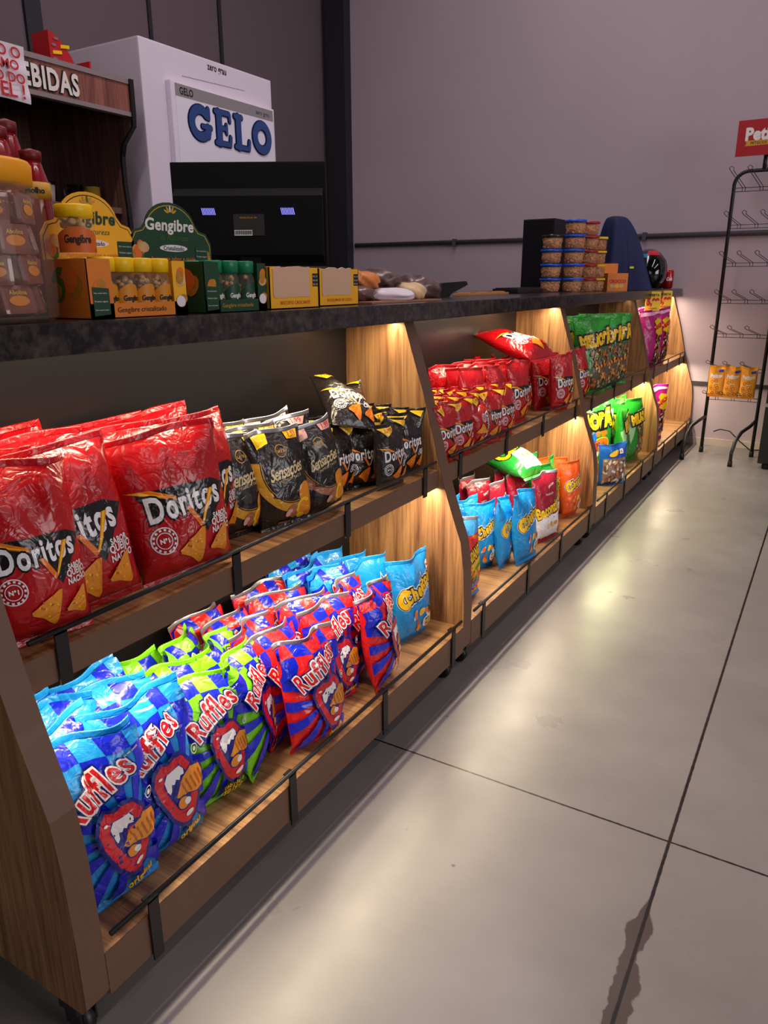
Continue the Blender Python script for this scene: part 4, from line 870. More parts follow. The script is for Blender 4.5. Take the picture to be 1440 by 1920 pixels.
# orange counter display boxes with torn fronts
for (y0, y1, xf, lb, wd) in ((1.187, 1.350, -.965, 'orange counter display box with torn beige front, next to the green display', 'BISCOITO CROCANTE'), (1.395, 1.555, -.995, 'orange counter display box with torn beige front, next to the wrapped breads', 'ROSQUINHA DE COCO')):
    B_ = empty('snack_display_box', (0, 0, CZ)); tag(B_, lb, 'display box', 'orange counter display boxes'); b = MB(); h = .080; xb = xf-.11; t = .002
    for lo, hi in (((xb, y0, 0), (xf, y1, t)), ((xb, y0, 0), (xf, y0+t, h)), ((xb, y1-t, 0), (xf, y1, h)), ((xb, y0, 0), (xb+t, y1, h+.004)), ((xf-t, y0, 0), (xf, y1, .028))): b.box(lo, hi, cardY)
    b.box((xf-t, y0, .028), (xf, y0+.012, h), cardY); b.box((xf-t, y1-.030, .028), (xf, y1, h), cardY)
    flat_text(b, wd, .10, MX(xf, (y0+y1)/2, .012), redp, .0); flat_poly(b, [(-.008, -.012), (.010, -.012), (.010, .014), (-.008, .014)], MX(xf, y1-.013, .055), inkp, .0006)
    for q in range(3): flat_text(b, 'R$ 1,50', .015, MX(xf, y1-.012, .047+.008*q), whitep, .0, depth=.001)
    b.build('carton', B_)
    rg = random.Random(int(y0*100)); e = [(y0+.010, .030)]+[(y0+.012+(y1-y0-.044)*i/9, .022+rg.uniform(-.001, .002)) for i in range(10)]
    top = [(y1-.032, h+.002)]+[(y1-.036-(y1-y0-.05)*i/7, h+.001+rg.uniform(-.003, .003)) for i in range(8)]+[(y0+.010, h-.004)]
    MB().prism(e+top, 0, xf-.0045, xf-.0025 if False else xf+.0012, peach).build('torn_front', B_)
    if y0 < 1.3: tg = None
# cardboard tray with the wrapped breads
cb = MB().box((-1.18, 1.60, 0), (-.985, 1.98, .004), mat('brown_card', (150, 104, 82), .8)).build('cardboard_sheet', None, (0, 0, CZ)); tag(cb, 'thin brown cardboard sheet under the wrapped breads', 'cardboard')
def lump(name, loc, s, rz, m, label, cat, group, seed, wrap=True, tilt=0):
    rg = random.Random(seed); ph = [(rg.uniform(2, 9), rg.uniform(2, 9), rg.uniform(0, 6), rg.uniform(.02, .06)) for _ in range(5)]
    b = MB(); vs = []; n, k = 36, 20
    for j in range(k+1):
        v = -PI/2+PI*j/k
        for i in range(n):
            u = 2*PI*i/n; x, y, z = math.cos(v)*math.cos(u), math.cos(v)*math.sin(u), math.sin(v)
            x = math.copysign(abs(x)**.8, x); d = 1+sum(A*math.sin(p*x*1.3+q*y+r+z*p) for p, q, r, A in ph)
            zz = max(z*d, -.75); vs.append((x*d*s[0], y*d*s[1], (zz+.75)*s[2]))
    fs = [(j*n+i, j*n+(i+1) % n, (j+1)*n+(i+1) % n, (j+1)*n+i) for j in range(k) for i in range(n)]
    b.add(vs, fs, m, True); o = b.build(name, None, loc, (0, tilt, rz)); tag(o, label, cat, group)
    if wrap:
        w = MB(); w.add([(p[0]*1.06, p[1]*1.07, p[2]*1.05+rg.uniform(-.0012, .0012)) for p in vs], fs, mat('cling_film', (200, 195, 200), .08, spec=.8, alpha=.07, coat=.6, bump=.8, bscale=60), True)
        for q in range(3):
            a = rg.uniform(0, 6); w.tube([(s[0]*1.05*math.cos(a)*t, s[1]*1.05*math.sin(a)*t, s[2]*(1.55-t*.4)) for t in (.1, .5, .95)], [.001, .003, .001], mat('cling_film', (0, 0, 0)), 6)
        w.build('plastic_wrap', o)
    return o
crust = mat('dark_crust', (84, 44, 34), .45, var=.3, bscale=40, bump=.3, coat=.3); orb = mat('orange_crust', (214, 120, 30), .5, var=.2, bscale=50, bump=.3); pale = mat('pale_roll', (222, 188, 140), .6, var=.15, bscale=50)
for (loc, s, rz, m, lb, sd) in [((-1.09, 1.68, CZ+.004), (.055, .06, .022), .3, crust, 'dark wrapped bread under the orange one', 1), ((-1.11, 1.745, CZ+.034), (.05, .062, .026), .2, orb, 'orange crusted wrapped bread on top of the pile', 2),
      ((-1.06, 1.80, CZ+.004), (.045, .075, .018), -.7, paper, 'white paper wrapped roll leaning across the bread pile', 3), ((-1.06, 1.92, CZ+.004), (.05, .05, .026), .4, pale, 'pale cream roll low in the bread pile', 4),
      ((-1.15, 1.90, CZ+.03), (.07, .09, .032), .5, crust, 'dark brown wrapped bread high in the middle of the pile', 5), ((-1.12, 2.06, CZ+.0005), (.075, .085, .040), -.2, crust, 'dark brown wrapped bread at the far end of the pile', 6), ((-1.17, 1.78, CZ+.0005), (.05, .06, .03), .2, crust, 'dark brown wrapped bread at the back of the pile', 7)]:
    lump('wrapped_bread', loc, s, rz, m, lb, 'bread', 'wrapped breads piled on the countertop', sd)
T_ = empty('card_machine', (-1.21, 2.43, CZ), -.9); tag(T_, 'black card payment machine tilted on its stand behind the breads', 'card machine')
MB().prism([(-.045, 0), (.02, 0), (.03, .012), (.085, .040), (.080, .052), (.0, .046), (-.030, .030)], 0, -.035, .035, blk).build('casing', T_)
sc = MB(); sc.add([(-.026, .002, .0468), (.026, .002, .0468), (.026, .07, .0512), (-.026, .07, .0512)], [(0, 1, 2, 3)], mat('dark_screen', (10, 12, 16), .1)); sc.build('screen', T_)
for k, (x, y, rz, L_) in enumerate([(-1.24, 2.68, .3, .09), (-1.25, 2.84, -.15, .10), (-1.24, 3.02, .2, .09)]):
    b = MB(); pts = [(-.03, -L_), (.03, -L_*.95), (.034, 0), (.028, L_), (-.032, L_*.92)]; b.prism(pts, 2, 0, .007, mat('kraft_paper', (176, 126, 78), .8, bump=.5, bscale=60))
    b.prism([(-.02, -L_*.6), (.022, -L_*.5), (.018, L_*.5), (-.02, L_*.6)], 2, .007, .012, mat('kraft_paper', (0, 0, 0)))
    o = b.build('kraft_packet', None, (x, y, CZ), (0, 0, rz)); tag(o, ['flat kraft paper packet closest to the card machine', 'flat kraft paper packet between two others', 'flat kraft paper packet closest to the black keyboard'][k], 'paper packet', 'kraft packets lying on the countertop')
K_ = empty('keyboard', (-1.27, 3.33, CZ), 0); tag(K_, 'low black keyboard lying before the black computer tower', 'keyboard')
MB().bbox((-.06, -.16, 0), (.06, .16, .020), blk, .004).build('case', K_)
kk = MB()
for i in range(5):
    for j in range(14): kk.box((-.05+i*.02, -.152+j*.0218, .020), (-.034+i*.02, -.134+j*.0218, .0235), mat('key_black', (34, 33, 36), .5))
kk.build('keys', K_)['kind'] = 'stuff'
PCt = empty('computer_tower', (-1.375, 4.03, CZ), -.05); tag(PCt, 'black computer tower standing behind the stacked nut tubs', 'computer tower')
MB().bbox((-.085, -.16, 0), (.085, .16, .352), mat('tower_black', (20, 20, 28), .5), .003).build('case', PCt)
fp = MB().bbox((-.080, -.168, .006), (.080, -.1601, .346), mat('tower_front', (16, 16, 22), .35), .002); fp.box((-.06, -.1685, .30), (.06, -.168, .304), blk); fp.build('front_panel', PCt)
MB().lathe([(0, 0), (.008, 0), (.008, .002), (0, .002)], mat('silver', (170, 170, 175), .3, 1), n=16, M=Matrix.Translation((.05, -.168, .02)) @ Matrix.Rotation(PI/2, 4, 'X')).build('power_button', PCt)
ho = MB().tube([(-1.22, 4.16, 1.385), (-1.20, 4.10, 1.40), (-1.19, 4.06, 1.395)], [.006, .012, .008], blk, 8)
# stacked tubs of nuts
nut = mat('nuts', (196, 130, 76), .55, var=.35, bscale=110)
lidc = {'blue': mat('tub_lid_blue', (10, 80, 200), .35), 'red': mat('tub_lid_red', (166, 20, 34), .35), 'yellow': mat('tub_lid_yellow', (230, 190, 20), .35), 'clear': mat('tub_lid_dark', (40, 34, 30), .25)}
def tub(loc, c, lb):
    T = empty('nut_tub', loc); tag(T, lb, 'tub', 'stacked tubs of nuts on the countertop'); h = .064; r0, r1 = .041, .047
    MB().lathe([(0, .0005), (r0, .0005), (r0+.002, .004), (r1, h*.86)], plas, n=24).build('tub_body', T)
    MB().lathe([(0, h*.84), (r1+.0035, h*.84), (r1+.004, h*.87), (r1+.0035, h*.99), (r1-.004, h*.99), (r1-.005, h*.97), (0, h*.97)], lidc[c], n=28).build('lid', T)
    nb = MB(); rg = random.Random(int(loc[2]*9999+loc[0]*777)); 
    nb.lathe([(0, .003), (r0*.93, .003), (r1*.93, h*.74), (0, h*.80)], nut, n=18)
    for k in range(90):
        a = rg.uniform(0, 2*PI); z = rg.uniform(.006, h*.74); q = (r0+(r1-r0)*z/h)*.93
        M = Matrix.Translation((q*math.cos(a), q*math.sin(a), z)) @ Matrix.Rotation(rg.uniform(0, 3), 4, 'X') @ Matrix.Rotation(rg.uniform(0, 3), 4, 'Y')
        nb.lathe([(0, -.007), (.0038, -.003), (.0042, .002), (0, .007)], nut, n=5, M=M)
    o = nb.build('nuts', T); o['kind'] = 'stuff'
ST = [((-1.215, 3.60), ['blue', 'blue', 'blue', 'clear'], 'beside the black keyboard'), ((-1.125, 3.655), ['blue']*5, 'in the tall blue lidded stack'), ((-1.103, 3.80), ['red']*5, 'in the red lidded stack'), ((-1.095, 3.93), ['yellow']*4, 'in the yellow lidded stack')]
LV = ['lowest', 'second from the bottom', 'third from the bottom', 'fourth from the bottom', 'topmost of five']
for (x, y), cs, w in ST:
    for k, c in enumerate(cs):
        tub((x+.002*math.sin(k*3), y+.002*math.cos(k*5), CZ+.0648*k), c, '%s lidded tub of nuts, %s, %s' % ('dark' if c == 'clear' else c, LV[k], w))
def carton(loc, rz, s, wd, lb):
    B_ = empty('snack_carton', loc, rz); tag(B_, lb, 'carton', 'orange snack cartons beside the nut tubs'); b = MB(); b.box((-s[0]/2, -s[1]/2, 0), (s[0]/2, s[1]/2, s[2]), cardO)
    for (o_, x_, w_) in (((0, -s[1]/2, s[2]*.55), (1, 0, 0), s[0]), ((s[0]/2, 0, s[2]*.55), (0, 1, 0), s[1])):
        M = frame(o_, x_, (0, 0, 1)); flat_text(b, wd, w_*.8, M, redp, .05, depth=.0008)
        for k in range(3): flat_poly(b, circ(-w_*.25+w_*.22*k, -s[2]*.27, .014, .010, 14), M, ging if k != 1 else cardY, .0006)
    b.build('box', B_)
    f_ = MB(); f_.box((-s[0]/2, s[1]/2-.002, s[2]), (s[0]/2, s[1]/2, s[2]+.05), cardO); f_.build('open_flap', B_)
carton((-1.055, 4.12, CZ), .75, (.115, .115, .088), 'CROCCO', 'orange snack carton with its corner toward the counter edge')
carton((-1.20, 4.22, CZ), .3, (.10, .10, .11), 'CROCCO', 'taller orange snack carton with raised flap behind the other')
# draped navy jacket
def cloth():
    b = MB(); n, k = 64, 34; vs = []
    for j in range(k+1):
        t = j/k; z = .385*(1-t)**.9 if j else .385
        z = .39*(1-t**1.15); r = .030+.105*t**.42
        for i in range(n):
            u = 2*PI*i/n; f_ = 1+.20*t**.4*math.sin(4*u+2.2*t)+.13*t**.7*math.sin(9*u+1+3*t)+.06*math.sin(3*u+6*t)
            dd = max(0, math.cos(u-.53)); r2 = r*(.86+.12*t)+.05*dd*t**1.3-.03*max(0, -math.cos(u-.53))*t
            vs.append((r2*f_*math.cos(u)-.03*(1-t), r2*f_*math.sin(u)-.02*(1-t), max(z+.012*math.sin(4*u)*t*(1-t)*4, .001)))
    fs = [(j*n+i, j*n+(i+1) % n, (j+1)*n+(i+1) % n, (j+1)*n+i) for j in range(k) for i in range(n)]+[list(range(n))]
    b.add(vs, fs, mat('navy_cloth', (28, 36, 78), .8, bump=.3, bscale=300), True); return b
jk = cloth().build('jacket', None, (-1.115, 4.46, CZ)); tag(jk, 'dark navy jacket draped in a tall heap beside the helmet', 'jacket')
MB().box((-.012, -.001, 0), (.012, .001, .010), mat('neon_tag', (214, 220, 20), .5, emit=0)).build('neon_tab', jk, (.095, -.085, .115), (0, 0, .8))
# helmet
HM = empty('helmet', (-1.06, 4.95, CZ), -1.0); tag(HM, 'black motorcycle helmet with red and blue graphics beside the jacket', 'helmet')
hb = MB(); n, k = 48, 26; vs = []
for j in range(k+1):
    v = -.95+(PI/2+.95)*j/k
    for i in range(n):
        u = 2*PI*i/n; r = math.cos(v)*.118; ch = 1+.14*max(0, math.cos(u))*max(0, -math.sin(v)+.25)
        vs.append((r*math.cos(u)*1.12*ch, r*math.sin(u)*.94, .108+math.sin(v)*.128))
hb.add(vs, [(j*n+i, j*n+(i+1) % n, (j+1)*n+(i+1) % n, (j+1)*n+i) for j in range(k) for i in range(n)]+[list(range(n-1, -1, -1))], mat('helmet_black', (14, 14, 18), .2, coat=.8), True); hb.build('shell', HM)
def on_helmet(pts, m, off, name, text=None):
    b = MB()
    def P(u, v, o=off): 
        r = math.cos(v)*(.118+o); ch = 1+.14*max(0, math.cos(u))*max(0, -math.sin(v)+.25); return (r*math.cos(u)*1.12*ch, r*math.sin(u)*.94, .108+math.sin(v)*(.128+o))
    if text:
        v_, f, w = text2d(text, .08, .2); s_ = .6/w; b.add([P(pts[0]+p[0]*s_, pts[1]+p[1]*s_*1.3) for p in v_], f, m, True)
    else:
        (u0, u1, v0, v1) = pts; N_ = 10; vv = [P(u0+(u1-u0)*i/N_+.15*j/4, v0+(v1-v0)*j/4) for j in range(5) for i in range(N_+1)]
        b.add(vv, [(j*(N_+1)+i, j*(N_+1)+i+1, (j+1)*(N_+1)+i+1, (j+1)*(N_+1)+i) for j in range(4) for i in range(N_)], m, True)
    b.build(name, HM)
on_helmet((-.55, .55, -.15, .50), mat('visor', (8, 10, 14), .06, coat=1), .003, 'visor')
for q in ((0.9, 1.9, .0, .5), (-1.9, -.9, .0, .5), (-.6, .5, .75, 1.1)): on_helmet(q, mat('helmet_red', (196, 30, 34), .25, coat=.6), .0012, 'red_graphic')
for q in ((.8, 1.7, -.5, -.1), (-1.7, -.8, -.5, -.1), (-1.4, -.5, .62, .85)): on_helmet(q, mat('helmet_blue', (40, 130, 180), .25, coat=.6), .0012, 'blue_graphic')
for q in ((-1.4, .22), (1.4, .22)): on_helmet(q, whitep, .0022, 'number_graphic', '93')
for k, (x, y) in enumerate([(-1.035, 5.20), (-.970, 5.15)]):
    c = empty('drink_can', (x, y, CZ)); tag(c, ['red drink can behind the other, closer to the helmet', 'red drink can standing ahead of the other, above the yellow tags'][k], 'drink can', 'red drink cans beside the helmet')
    MB().lathe([(0, .002), (.024, .001), (.026, .004), (.033, .012), (.033, .103), (.029, .112)], mat('can_red', (168, 16, 22), .28, metal=.4, coat=.4), n=28).build('can_body', c)
    MB().lathe([(.029, .112), (.030, .115), (.028, .1155), (.027, .113), (0, .113)], mat('can_top', (200, 160, 120), .3, metal=.9), n=28).build('can_top', c)
    L = MB(); v, f, w = text2d('Cola', .06, .3); kk_ = .035/w
    for a0 in (-1.1, .9, 2.9): L.add([(.0336*math.cos(a0+p[0]*kk_/.0336), .0336*math.sin(a0+p[0]*kk_/.0336), .06+p[1]*kk_*1.4) for p in v], f, whitep, True)
    L.build('can_print', c)
# yellow price tags hanging from the stone edge
for k, y in enumerate((4.50, 4.83)):
    t = empty('price_tag', (-.915, y, 0), -.85); tag(t, ['yellow price tag on the stone edge, first of two', 'yellow price tag on the stone edge, second and closer to the wall'][k], 'price tag', 'yellow price tags over the magenta bags')
    b = MB(); b.box((-.0015, -.045, .915), (0, .045, 1.02), mat('tag_yellow', (222, 190, 30), .5)); M = MX(0.0002, 0, .97)
    flat_text(b, 'OFERTA', .07, M @ Matrix.Translation((0, .03, 0)), inkp, .04); flat_text(b, '5,99', .07, M @ Matrix.Translation((0, -.008, 0)), redp, .08, height=.035); flat_text(b, 'unidade', .05, M @ Matrix.Translation((0, -.04, 0)), inkp, .0)
    b.build('tag_card', t, rot=(0, 0, 0)); cl = MB(); pts = [(.0005, -.05+.1*i/10, .915-.03*math.sin(PI*i/10)) for i in range(11)]; cl.tube(pts, .0015, plas, 5); cl.build('clip_loop', t)
# ------------------------------------------------------------------ monitor
MO = empty('monitor', (-1.575, 1.862, CZ), math.radians(30)); tag(MO, 'large black monitor turned backwards behind the display boxes', 'monitor')
mk = mat('monitor_black', (9, 9, 12), .65, spec=.25); mk2 = mat('monitor_matte', (9, 9, 12), .7, spec=.25)
MB().bbox((-.231, -.004, .098), (.231, .020, .392), mk, .004).build('screen_housing', MO)
b = MB(); b.prism([(-.004, .110), (-.004, .318), (-.012, .318), (-.034, .296), (-.034, .130), (-.022, .112)], 0, -.222, .222, mk2); b.build('rear_cover', MO)
for s_ in (-1, 1):
    v = MB(); v.box((-.022+.118*s_, -.0352, .243), (.022+.118*s_, -.0345, .262), mk)
    for i in range(9): v.add([(.118*s_-.021+i*.0045+dx, -.0356, z) for dx, z in ((0, .262), (.0022, .262), (.0062, .243), (.004, .243))], [(0, 1, 2, 3)], mat('vent_glow', (140, 140, 255), .5, emit=1.1))
    v.build('vent', MO)
st = MB(); st.box((-.045, -.0352, .185), (.047, -.0342, .245), mat('sticker_dark', (40, 32, 24), .4)); M = frame((0, -.0353, .215), (1, 0, 0), (0, 0, 1))
flat_poly(st, [(-.044, -.030), (.010, -.030), (.010, -.014), (-.044, -.014)], M, whitep, .0003)
for i in range(22): flat_poly(st, [(-.042+i*.0023, -.027), (-.042+i*.0023+.001+.0004*(i % 3), -.027), (-.042+i*.0023+.001+.0004*(i % 3), -.016), (-.042+i*.0023, -.016)], M, inkp, .0005)
flat_text(st, 'MODEL 20 LED 19V', .05, M @ Matrix.Translation((.0, .020, 0)), goldp, .02); st.build('sticker', MO)
MB().box((-.03, -.030, .01), (.03, .0, .16), mk).build('neck', MO)
MB().bbox((-.11, -.10, 0), (.11, .07, .012), mk, .003).build('base', MO)
# ------------------------------------------------------------------ ice freezer
FZ = empty('ice_freezer', (0, 0, 0)); tag(FZ, 'tall white upright ice freezer with big blue lettering', 'freezer'); fw_ = mat('freezer_white', (216, 206, 220), .4, bump=.05, bscale=20); fw2 = mat('freezer_door_white', (224, 214, 230), .35)
MB().bbox((-3.52, 2.612, .0), (-2.784, 3.515, 2.1), fw_, .008).build('cabinet', FZ)
b = MB().bbox((-2.784, 2.75, .25), (-2.752, 3.49, 1.955), fw2, .006); b.build('door', FZ)
sg = MB().box((-2.7520, 2.775, .9), (-2.7495, 3.475, 1.945), mat('sign_white', (226, 220, 236), .35)); Xs = -2.7495; SM = MX(Xs, 0, 0)
flat_poly(sg, [(2.775, 1.893), (3.475, 1.893), (3.475, 1.945), (2.775, 1.945)], SM, mat('sign_grey', (140, 134, 138), .4), .0004)
flat_text(sg, 'GELO', .085, MX(Xs, 2.845, 1.918), inkp, .03, height=.03, depth=.0008); flat_text(sg, 'zero grau', .11, MX(Xs, 3.39, 1.913), mat('sign_blue_small', (40, 50, 90), .5), .01, depth=.0008); sg.build('door_sign', FZ)
bl = mat('gelo_blue', (28, 66, 128), .3, coat=.5); blk2 = mat('gelo_blue_edge', (12, 30, 74), .4)
def fat(paths, w, name, x=Xs):
    for (ww, m, d) in ((w+.010, blk2, .001), (w, bl, .003)):
        yield (ww, m, d)
def letters():
    b = MB(); cnt = [0]; z0, z1 = 1.722, 1.880
    def stroke(pts, w):
        cnt[0] += 1; dd = cnt[0]*.00012
        for ww, m, d in ((w+.010, blk2, .0), (w, bl, .0045)):
            K = len(pts); L_ = []; R_ = []
            for i, (p, q) in enumerate(pts):
                a = pts[max(i-1, 0)]; c = pts[min(i+1, K-1)]; dx, dz = c[0]-a[0], c[1]-a[1]; l = math.hypot(dx, dz); wi = ww[i] if isinstance(ww, list) else ww
                L_.append((p-dz/l*wi/2, q+dx/l*wi/2)); R_.append((p+dz/l*wi/2, q-dx/l*wi/2))
            vs = [(Xs+.0008+d+dd, a, c) for a, c in L_]+[(Xs+.0008+d+dd, a, c) for a, c in R_]; b.add(vs, [(i, i+1, K+i+1, K+i) for i in range(K-1)], m)
            for e_ in (0, K-1):
                wi = ww; b.add([(Xs+.0008+d+dd+.00004, pts[e_][0]+wi/2*math.cos(t*PI/8), pts[e_][1]+wi/2*math.sin(t*PI/8)) for t in range(16)], [list(range(16))], m)
    def arc(cy, cz, ry, rz_, a0, a1, n=22): return [(cy+ry*math.cos(a0+(a1-a0)*i/n), cz+rz_*math.sin(a0+(a1-a0)*i/n)) for i in range(n+1)]
    h = z1-z0; zc = (z0+z1)/2; t = .040
    stroke(arc(2.922, zc, .058, h/2-t/2, .75, 2*PI-.55), t); stroke([(2.978, z1-.012), (2.978, z1-.05)], .022); stroke([(2.935, zc-.012), (2.992, zc-.012)], .020); stroke([(2.972, zc-.012), (2.972, z0+.03)], .028)
    for y, kind in ((3.050, 'E'), (3.190, 'L')):
        stroke([(y, z0+.014), (y, z1-.014)], t); stroke([(y-.024, z0+.010), (y+.074, z0+.010)], .022); stroke([(y+.076, z0+.014), (y+.080, z0+.045)], .020)
        stroke([(y-.024, z1-.010), (y+(.074 if kind == 'E' else .026), z1-.010)], .022)
        if kind == 'E': stroke([(y, zc), (y+.05, zc)], .020); stroke([(y+.052, zc-.018), (y+.052, zc+.018)], .016); stroke([(y+.076, z1-.014), (y+.078, z1-.04)], .018)
    stroke(arc(3.372, zc, .056, h/2-t/2, 0, PI, 20), t); stroke(arc(3.372, zc, .056, h/2-t/2, PI, 2*PI, 20), t)
    return b
letters().build('blue_lettering', FZ)
hd = MB().box((-2.752, 3.492, 1.2), (-2.72, 3.506, 1.62), mat('handle_white', (214, 206, 218), .4)); hd.build('handle', FZ)
sm = MB(); flat_text(sm, 'zero grau', .13, MX(-2.7835, 3.10, 2.06), inkp, .02, height=.03); flat_poly(sm, [(2.86, 1.99), (3.3, 2.01), (3.3, 2.013), (2.86, 1.994)], MX(-2.7838, 0, 0), mat('scratch_grey', (150, 140, 150), .6), .0003); sm.build('top_mark', FZ)
# ------------------------------------------------------------------ drinks cabinet
BC = empty('drinks_cabinet', (0, 0, 0)); tag(BC, 'dark wooden drinks cabinet with raised white lettering on its top board', 'cabinet'); wd = wood('dark_walnut', 2, light=(120, 84, 76), dark=(70, 46, 42)); wr = wood('reddish_walnut', 2, light=(150, 92, 78), dark=(98, 56, 48)); alu = mat('grey_trim', (150, 136, 138), .4, .3)
yA, yB = -.2, 2.508
sp = [(-2.735, 1.90), (-2.737, 1.77), (-2.741, 1.72), (-2.775, 1.69), (-2.812, 1.655), (-2.828, 1.61), (-2.830, 1.50), (-2.822, 1.40), (-2.815, 1.0), (-2.815, 0)]
MB().prism([(-3.45, 0)]+[(-3.45, 1.9)]+sp, 1, yB-.018, yB, wd).build('side_panel', BC)
eb = MB(); vs = []
for x, z in sp: vs += [(x, yB-.019, z), (x, yB+.001, z), (x+.012, yB-.019, z), (x+.012, yB+.001, z)]
fs = []
for i in range(len(sp)-1):
    a, c = 4*i, 4*i+4; fs += [(a, a+1, c+1, c), (a+2, c+2, c+3, a+3), (a, c, c+2, a+2), (a+1, a+3, c+3, c+1)]
eb.add(vs, fs+[(0, 2, 3, 1)], blk).build('black_edging', BC)
MB().box((-3.45, yA, 0), (-3.43, yB-.018, 1.9), wd).build('back_panel', BC)
MB().box((-3.43, yA, 1.86), (-2.76, yB-.018, 1.88), wd).build('ceiling_board', BC)
MB().box((-2.76, yA, 1.775), (-2.738, yB-.019, 1.88), wr).build('top_board', BC)
MB().box((-2.765, yA, 1.881), (-2.733, yB-.019, 1.90), alu).build('upper_trim', BC); MB().box((-2.765, yA, 1.757), (-2.733, yB-.019, 1.774), alu).build('lower_trim', BC)
MB().box((-3.43, yA, 1.375), (-2.85, yB-.019, 1.40), wd).build('shelf', BC); MB().box((-3.43, yA, 1.26), (-2.87, yB-.019, 1.275), wd).build('shelf', BC)
lt = MB(); v, f, w = text2d('BEBIDAS', .035, 0, 1.12); k = .29/w; M = MX(-2.7375, 2.085, 1.824)
for d, o_, m in ((.0, .075, inkp), (.006, .035, mat('raised_white', (226, 220, 214), .4))):
    v, f, w2 = text2d('BEBIDAS', o_, 0, 1.12); lt.add([M @ Vector((p[0]*k, p[1]*k*1.45, .001+d)) for p in v], f, m)
lt.build('raised_lettering', BC)
for k_ in range(3):
    g = empty('glass_mug', (-2.95, 2.33+.09*k_ if k_ < 2 else 2.19, 1.4005)); tag(g, ['clear glass mug on the cabinet shelf, between two others', 'gold patterned glass mug at the end of the cabinet shelf', 'clear glass mug on the cabinet shelf above the yellow header'][k_], 'mug', 'glass mugs on the drinks cabinet shelf')
    MB().lathe([(0, .001), (.030, .001), (.033, .006), (.034, .085), (.031, .085), (.030, .010), (0, .008)], glass if k_ != 1 else mat('gold_glass', (180, 140, 60), .2, alpha=.7), n=24).build('mug_body', g)
    MB().tube([(0, -.032, .07), (0, -.052, .066), (0, -.056, .045), (0, -.05, .025), (0, -.032, .02)], .004, glass, 8).build('handle', g)
for k_ in range(5):
    g = MB().lathe([(0, .001), (.016, .001), (.022, .07), (.020, .07), (.014, .004), (0, .004)], mat('pink_white_glass', (214, 190, 186), .2, alpha=.8), n=16).build('shot_glass', None, (-2.93, 2.00+.047*k_, 1.4005)); tag(g, 'small pale drinking glass in the row on the cabinet shelf', 'glass', 'row of small pale glasses on the cabinet shelf')
# paper notice
pn = MB(); nx, nz = 14, 14; y0, y1, z0, z1 = 1.47, 1.905, 1.690, 1.868; vs = []
for j in range(nz+1):
    for i in range(nx+1):
        vs.append((-2.60+.006*math.sin(i*.9)*(1-j/nz)+.003*math.sin(j), y0+(y1-y0)*i/nx+.004*(1-j/nz), z0+(z1-z0)*j/nz+.004*math.sin(i*.7)*(j == 0)))
pn.add(vs, [(j*(nx+1)+i, j*(nx+1)+i+1, (j+1)*(nx+1)+i+1, (j+1)*(nx+1)+i) for j in range(nz) for i in range(nx)], paper, True)
for q, w_ in enumerate(('DEVIDO O', 'MESMO', 'DENTRO DO', 'PAPEL !')):
    v, f, w = text2d(w_, .02); kx = .034*len(w_)*.82/w; r_ = v[:, 0].max()*kx
    pn.add([(-2.592, 1.885-.012*(q == 1)-r_+p[0]*kx+(.006 if q == 2 else 0), 1.842-.040*q+p[1]*kx) for p in v], f, redp)
o = pn.build('paper_notice'); tag(o, 'white paper notice with red capitals hanging before the drinks cabinet', 'notice')
hs = MB().tube([(-2.60, 1.60, 1.866), (-2.66, 1.60, 1.89), (-2.745, 1.60, 1.899)], .001, plas, 5).tube([(-2.60, 1.88, 1.866), (-2.66, 1.88, 1.89), (-2.745, 1.88, 1.899)], .001, plas, 5); hs.build('hanging_tape', o)
# red sweet stand on top of the cabinet
RS = empty('sweets_stand', (-2.80, 2.17, 1.9005)); tag(RS, 'small red card sweets stand with yellow strips on the cabinet top', 'display stand'); rc = mat('red_card', (178, 20, 30), .45)
MB().prism([(0, 0), (.19, 0), (.19, .045), (.182, .045), (.180, .012), (.115, .010), (.095, .045), (.06, .085), (.035, .105), (.0, .115)], 0, -.10, 0, rc).build('stand_body', RS)
for (a, b_) in ((.012, .035), (.05, .062)): m = MB(); m.prism([(a, b_), (a+.04, b_+.006), (a+.04, b_+.018), (a, b_+.012)], 0, 0, .004, lidY); m.build('yellow_strip', RS)
m = MB()
for k_ in range(4): m.prism(circ(.02+.012*(k_ % 2), .02+.024*k_, .011, .005, 10), 0, 0, .003, mat('grey_sweet', (130, 110, 120), .4))
m.build('sweet_wrappers', RS)
# white wall unit at the top corner
WU = empty('wall_unit', (-3.25, 0, 0)); tag(WU, 'white wall hung unit above the drinks cabinet beside the dark column', 'wall unit')
MB().bbox((-.30, 1.0, 2.18), (.02, 2.165, 3.0), mat('unit_white', (200, 190, 192), .5), .01).build('case', WU)
MB().box((.021, 1.2, 2.43), (.05, 1.98, 3.0), mat('unit_grey', (150, 140, 146), .5)).build('front_panel', WU); MB().box((.021, 1.2, 2.415), (.055, 1.98, 2.43), mat('pink_rule', (176, 90, 90), .5)).build('red_rule', WU)
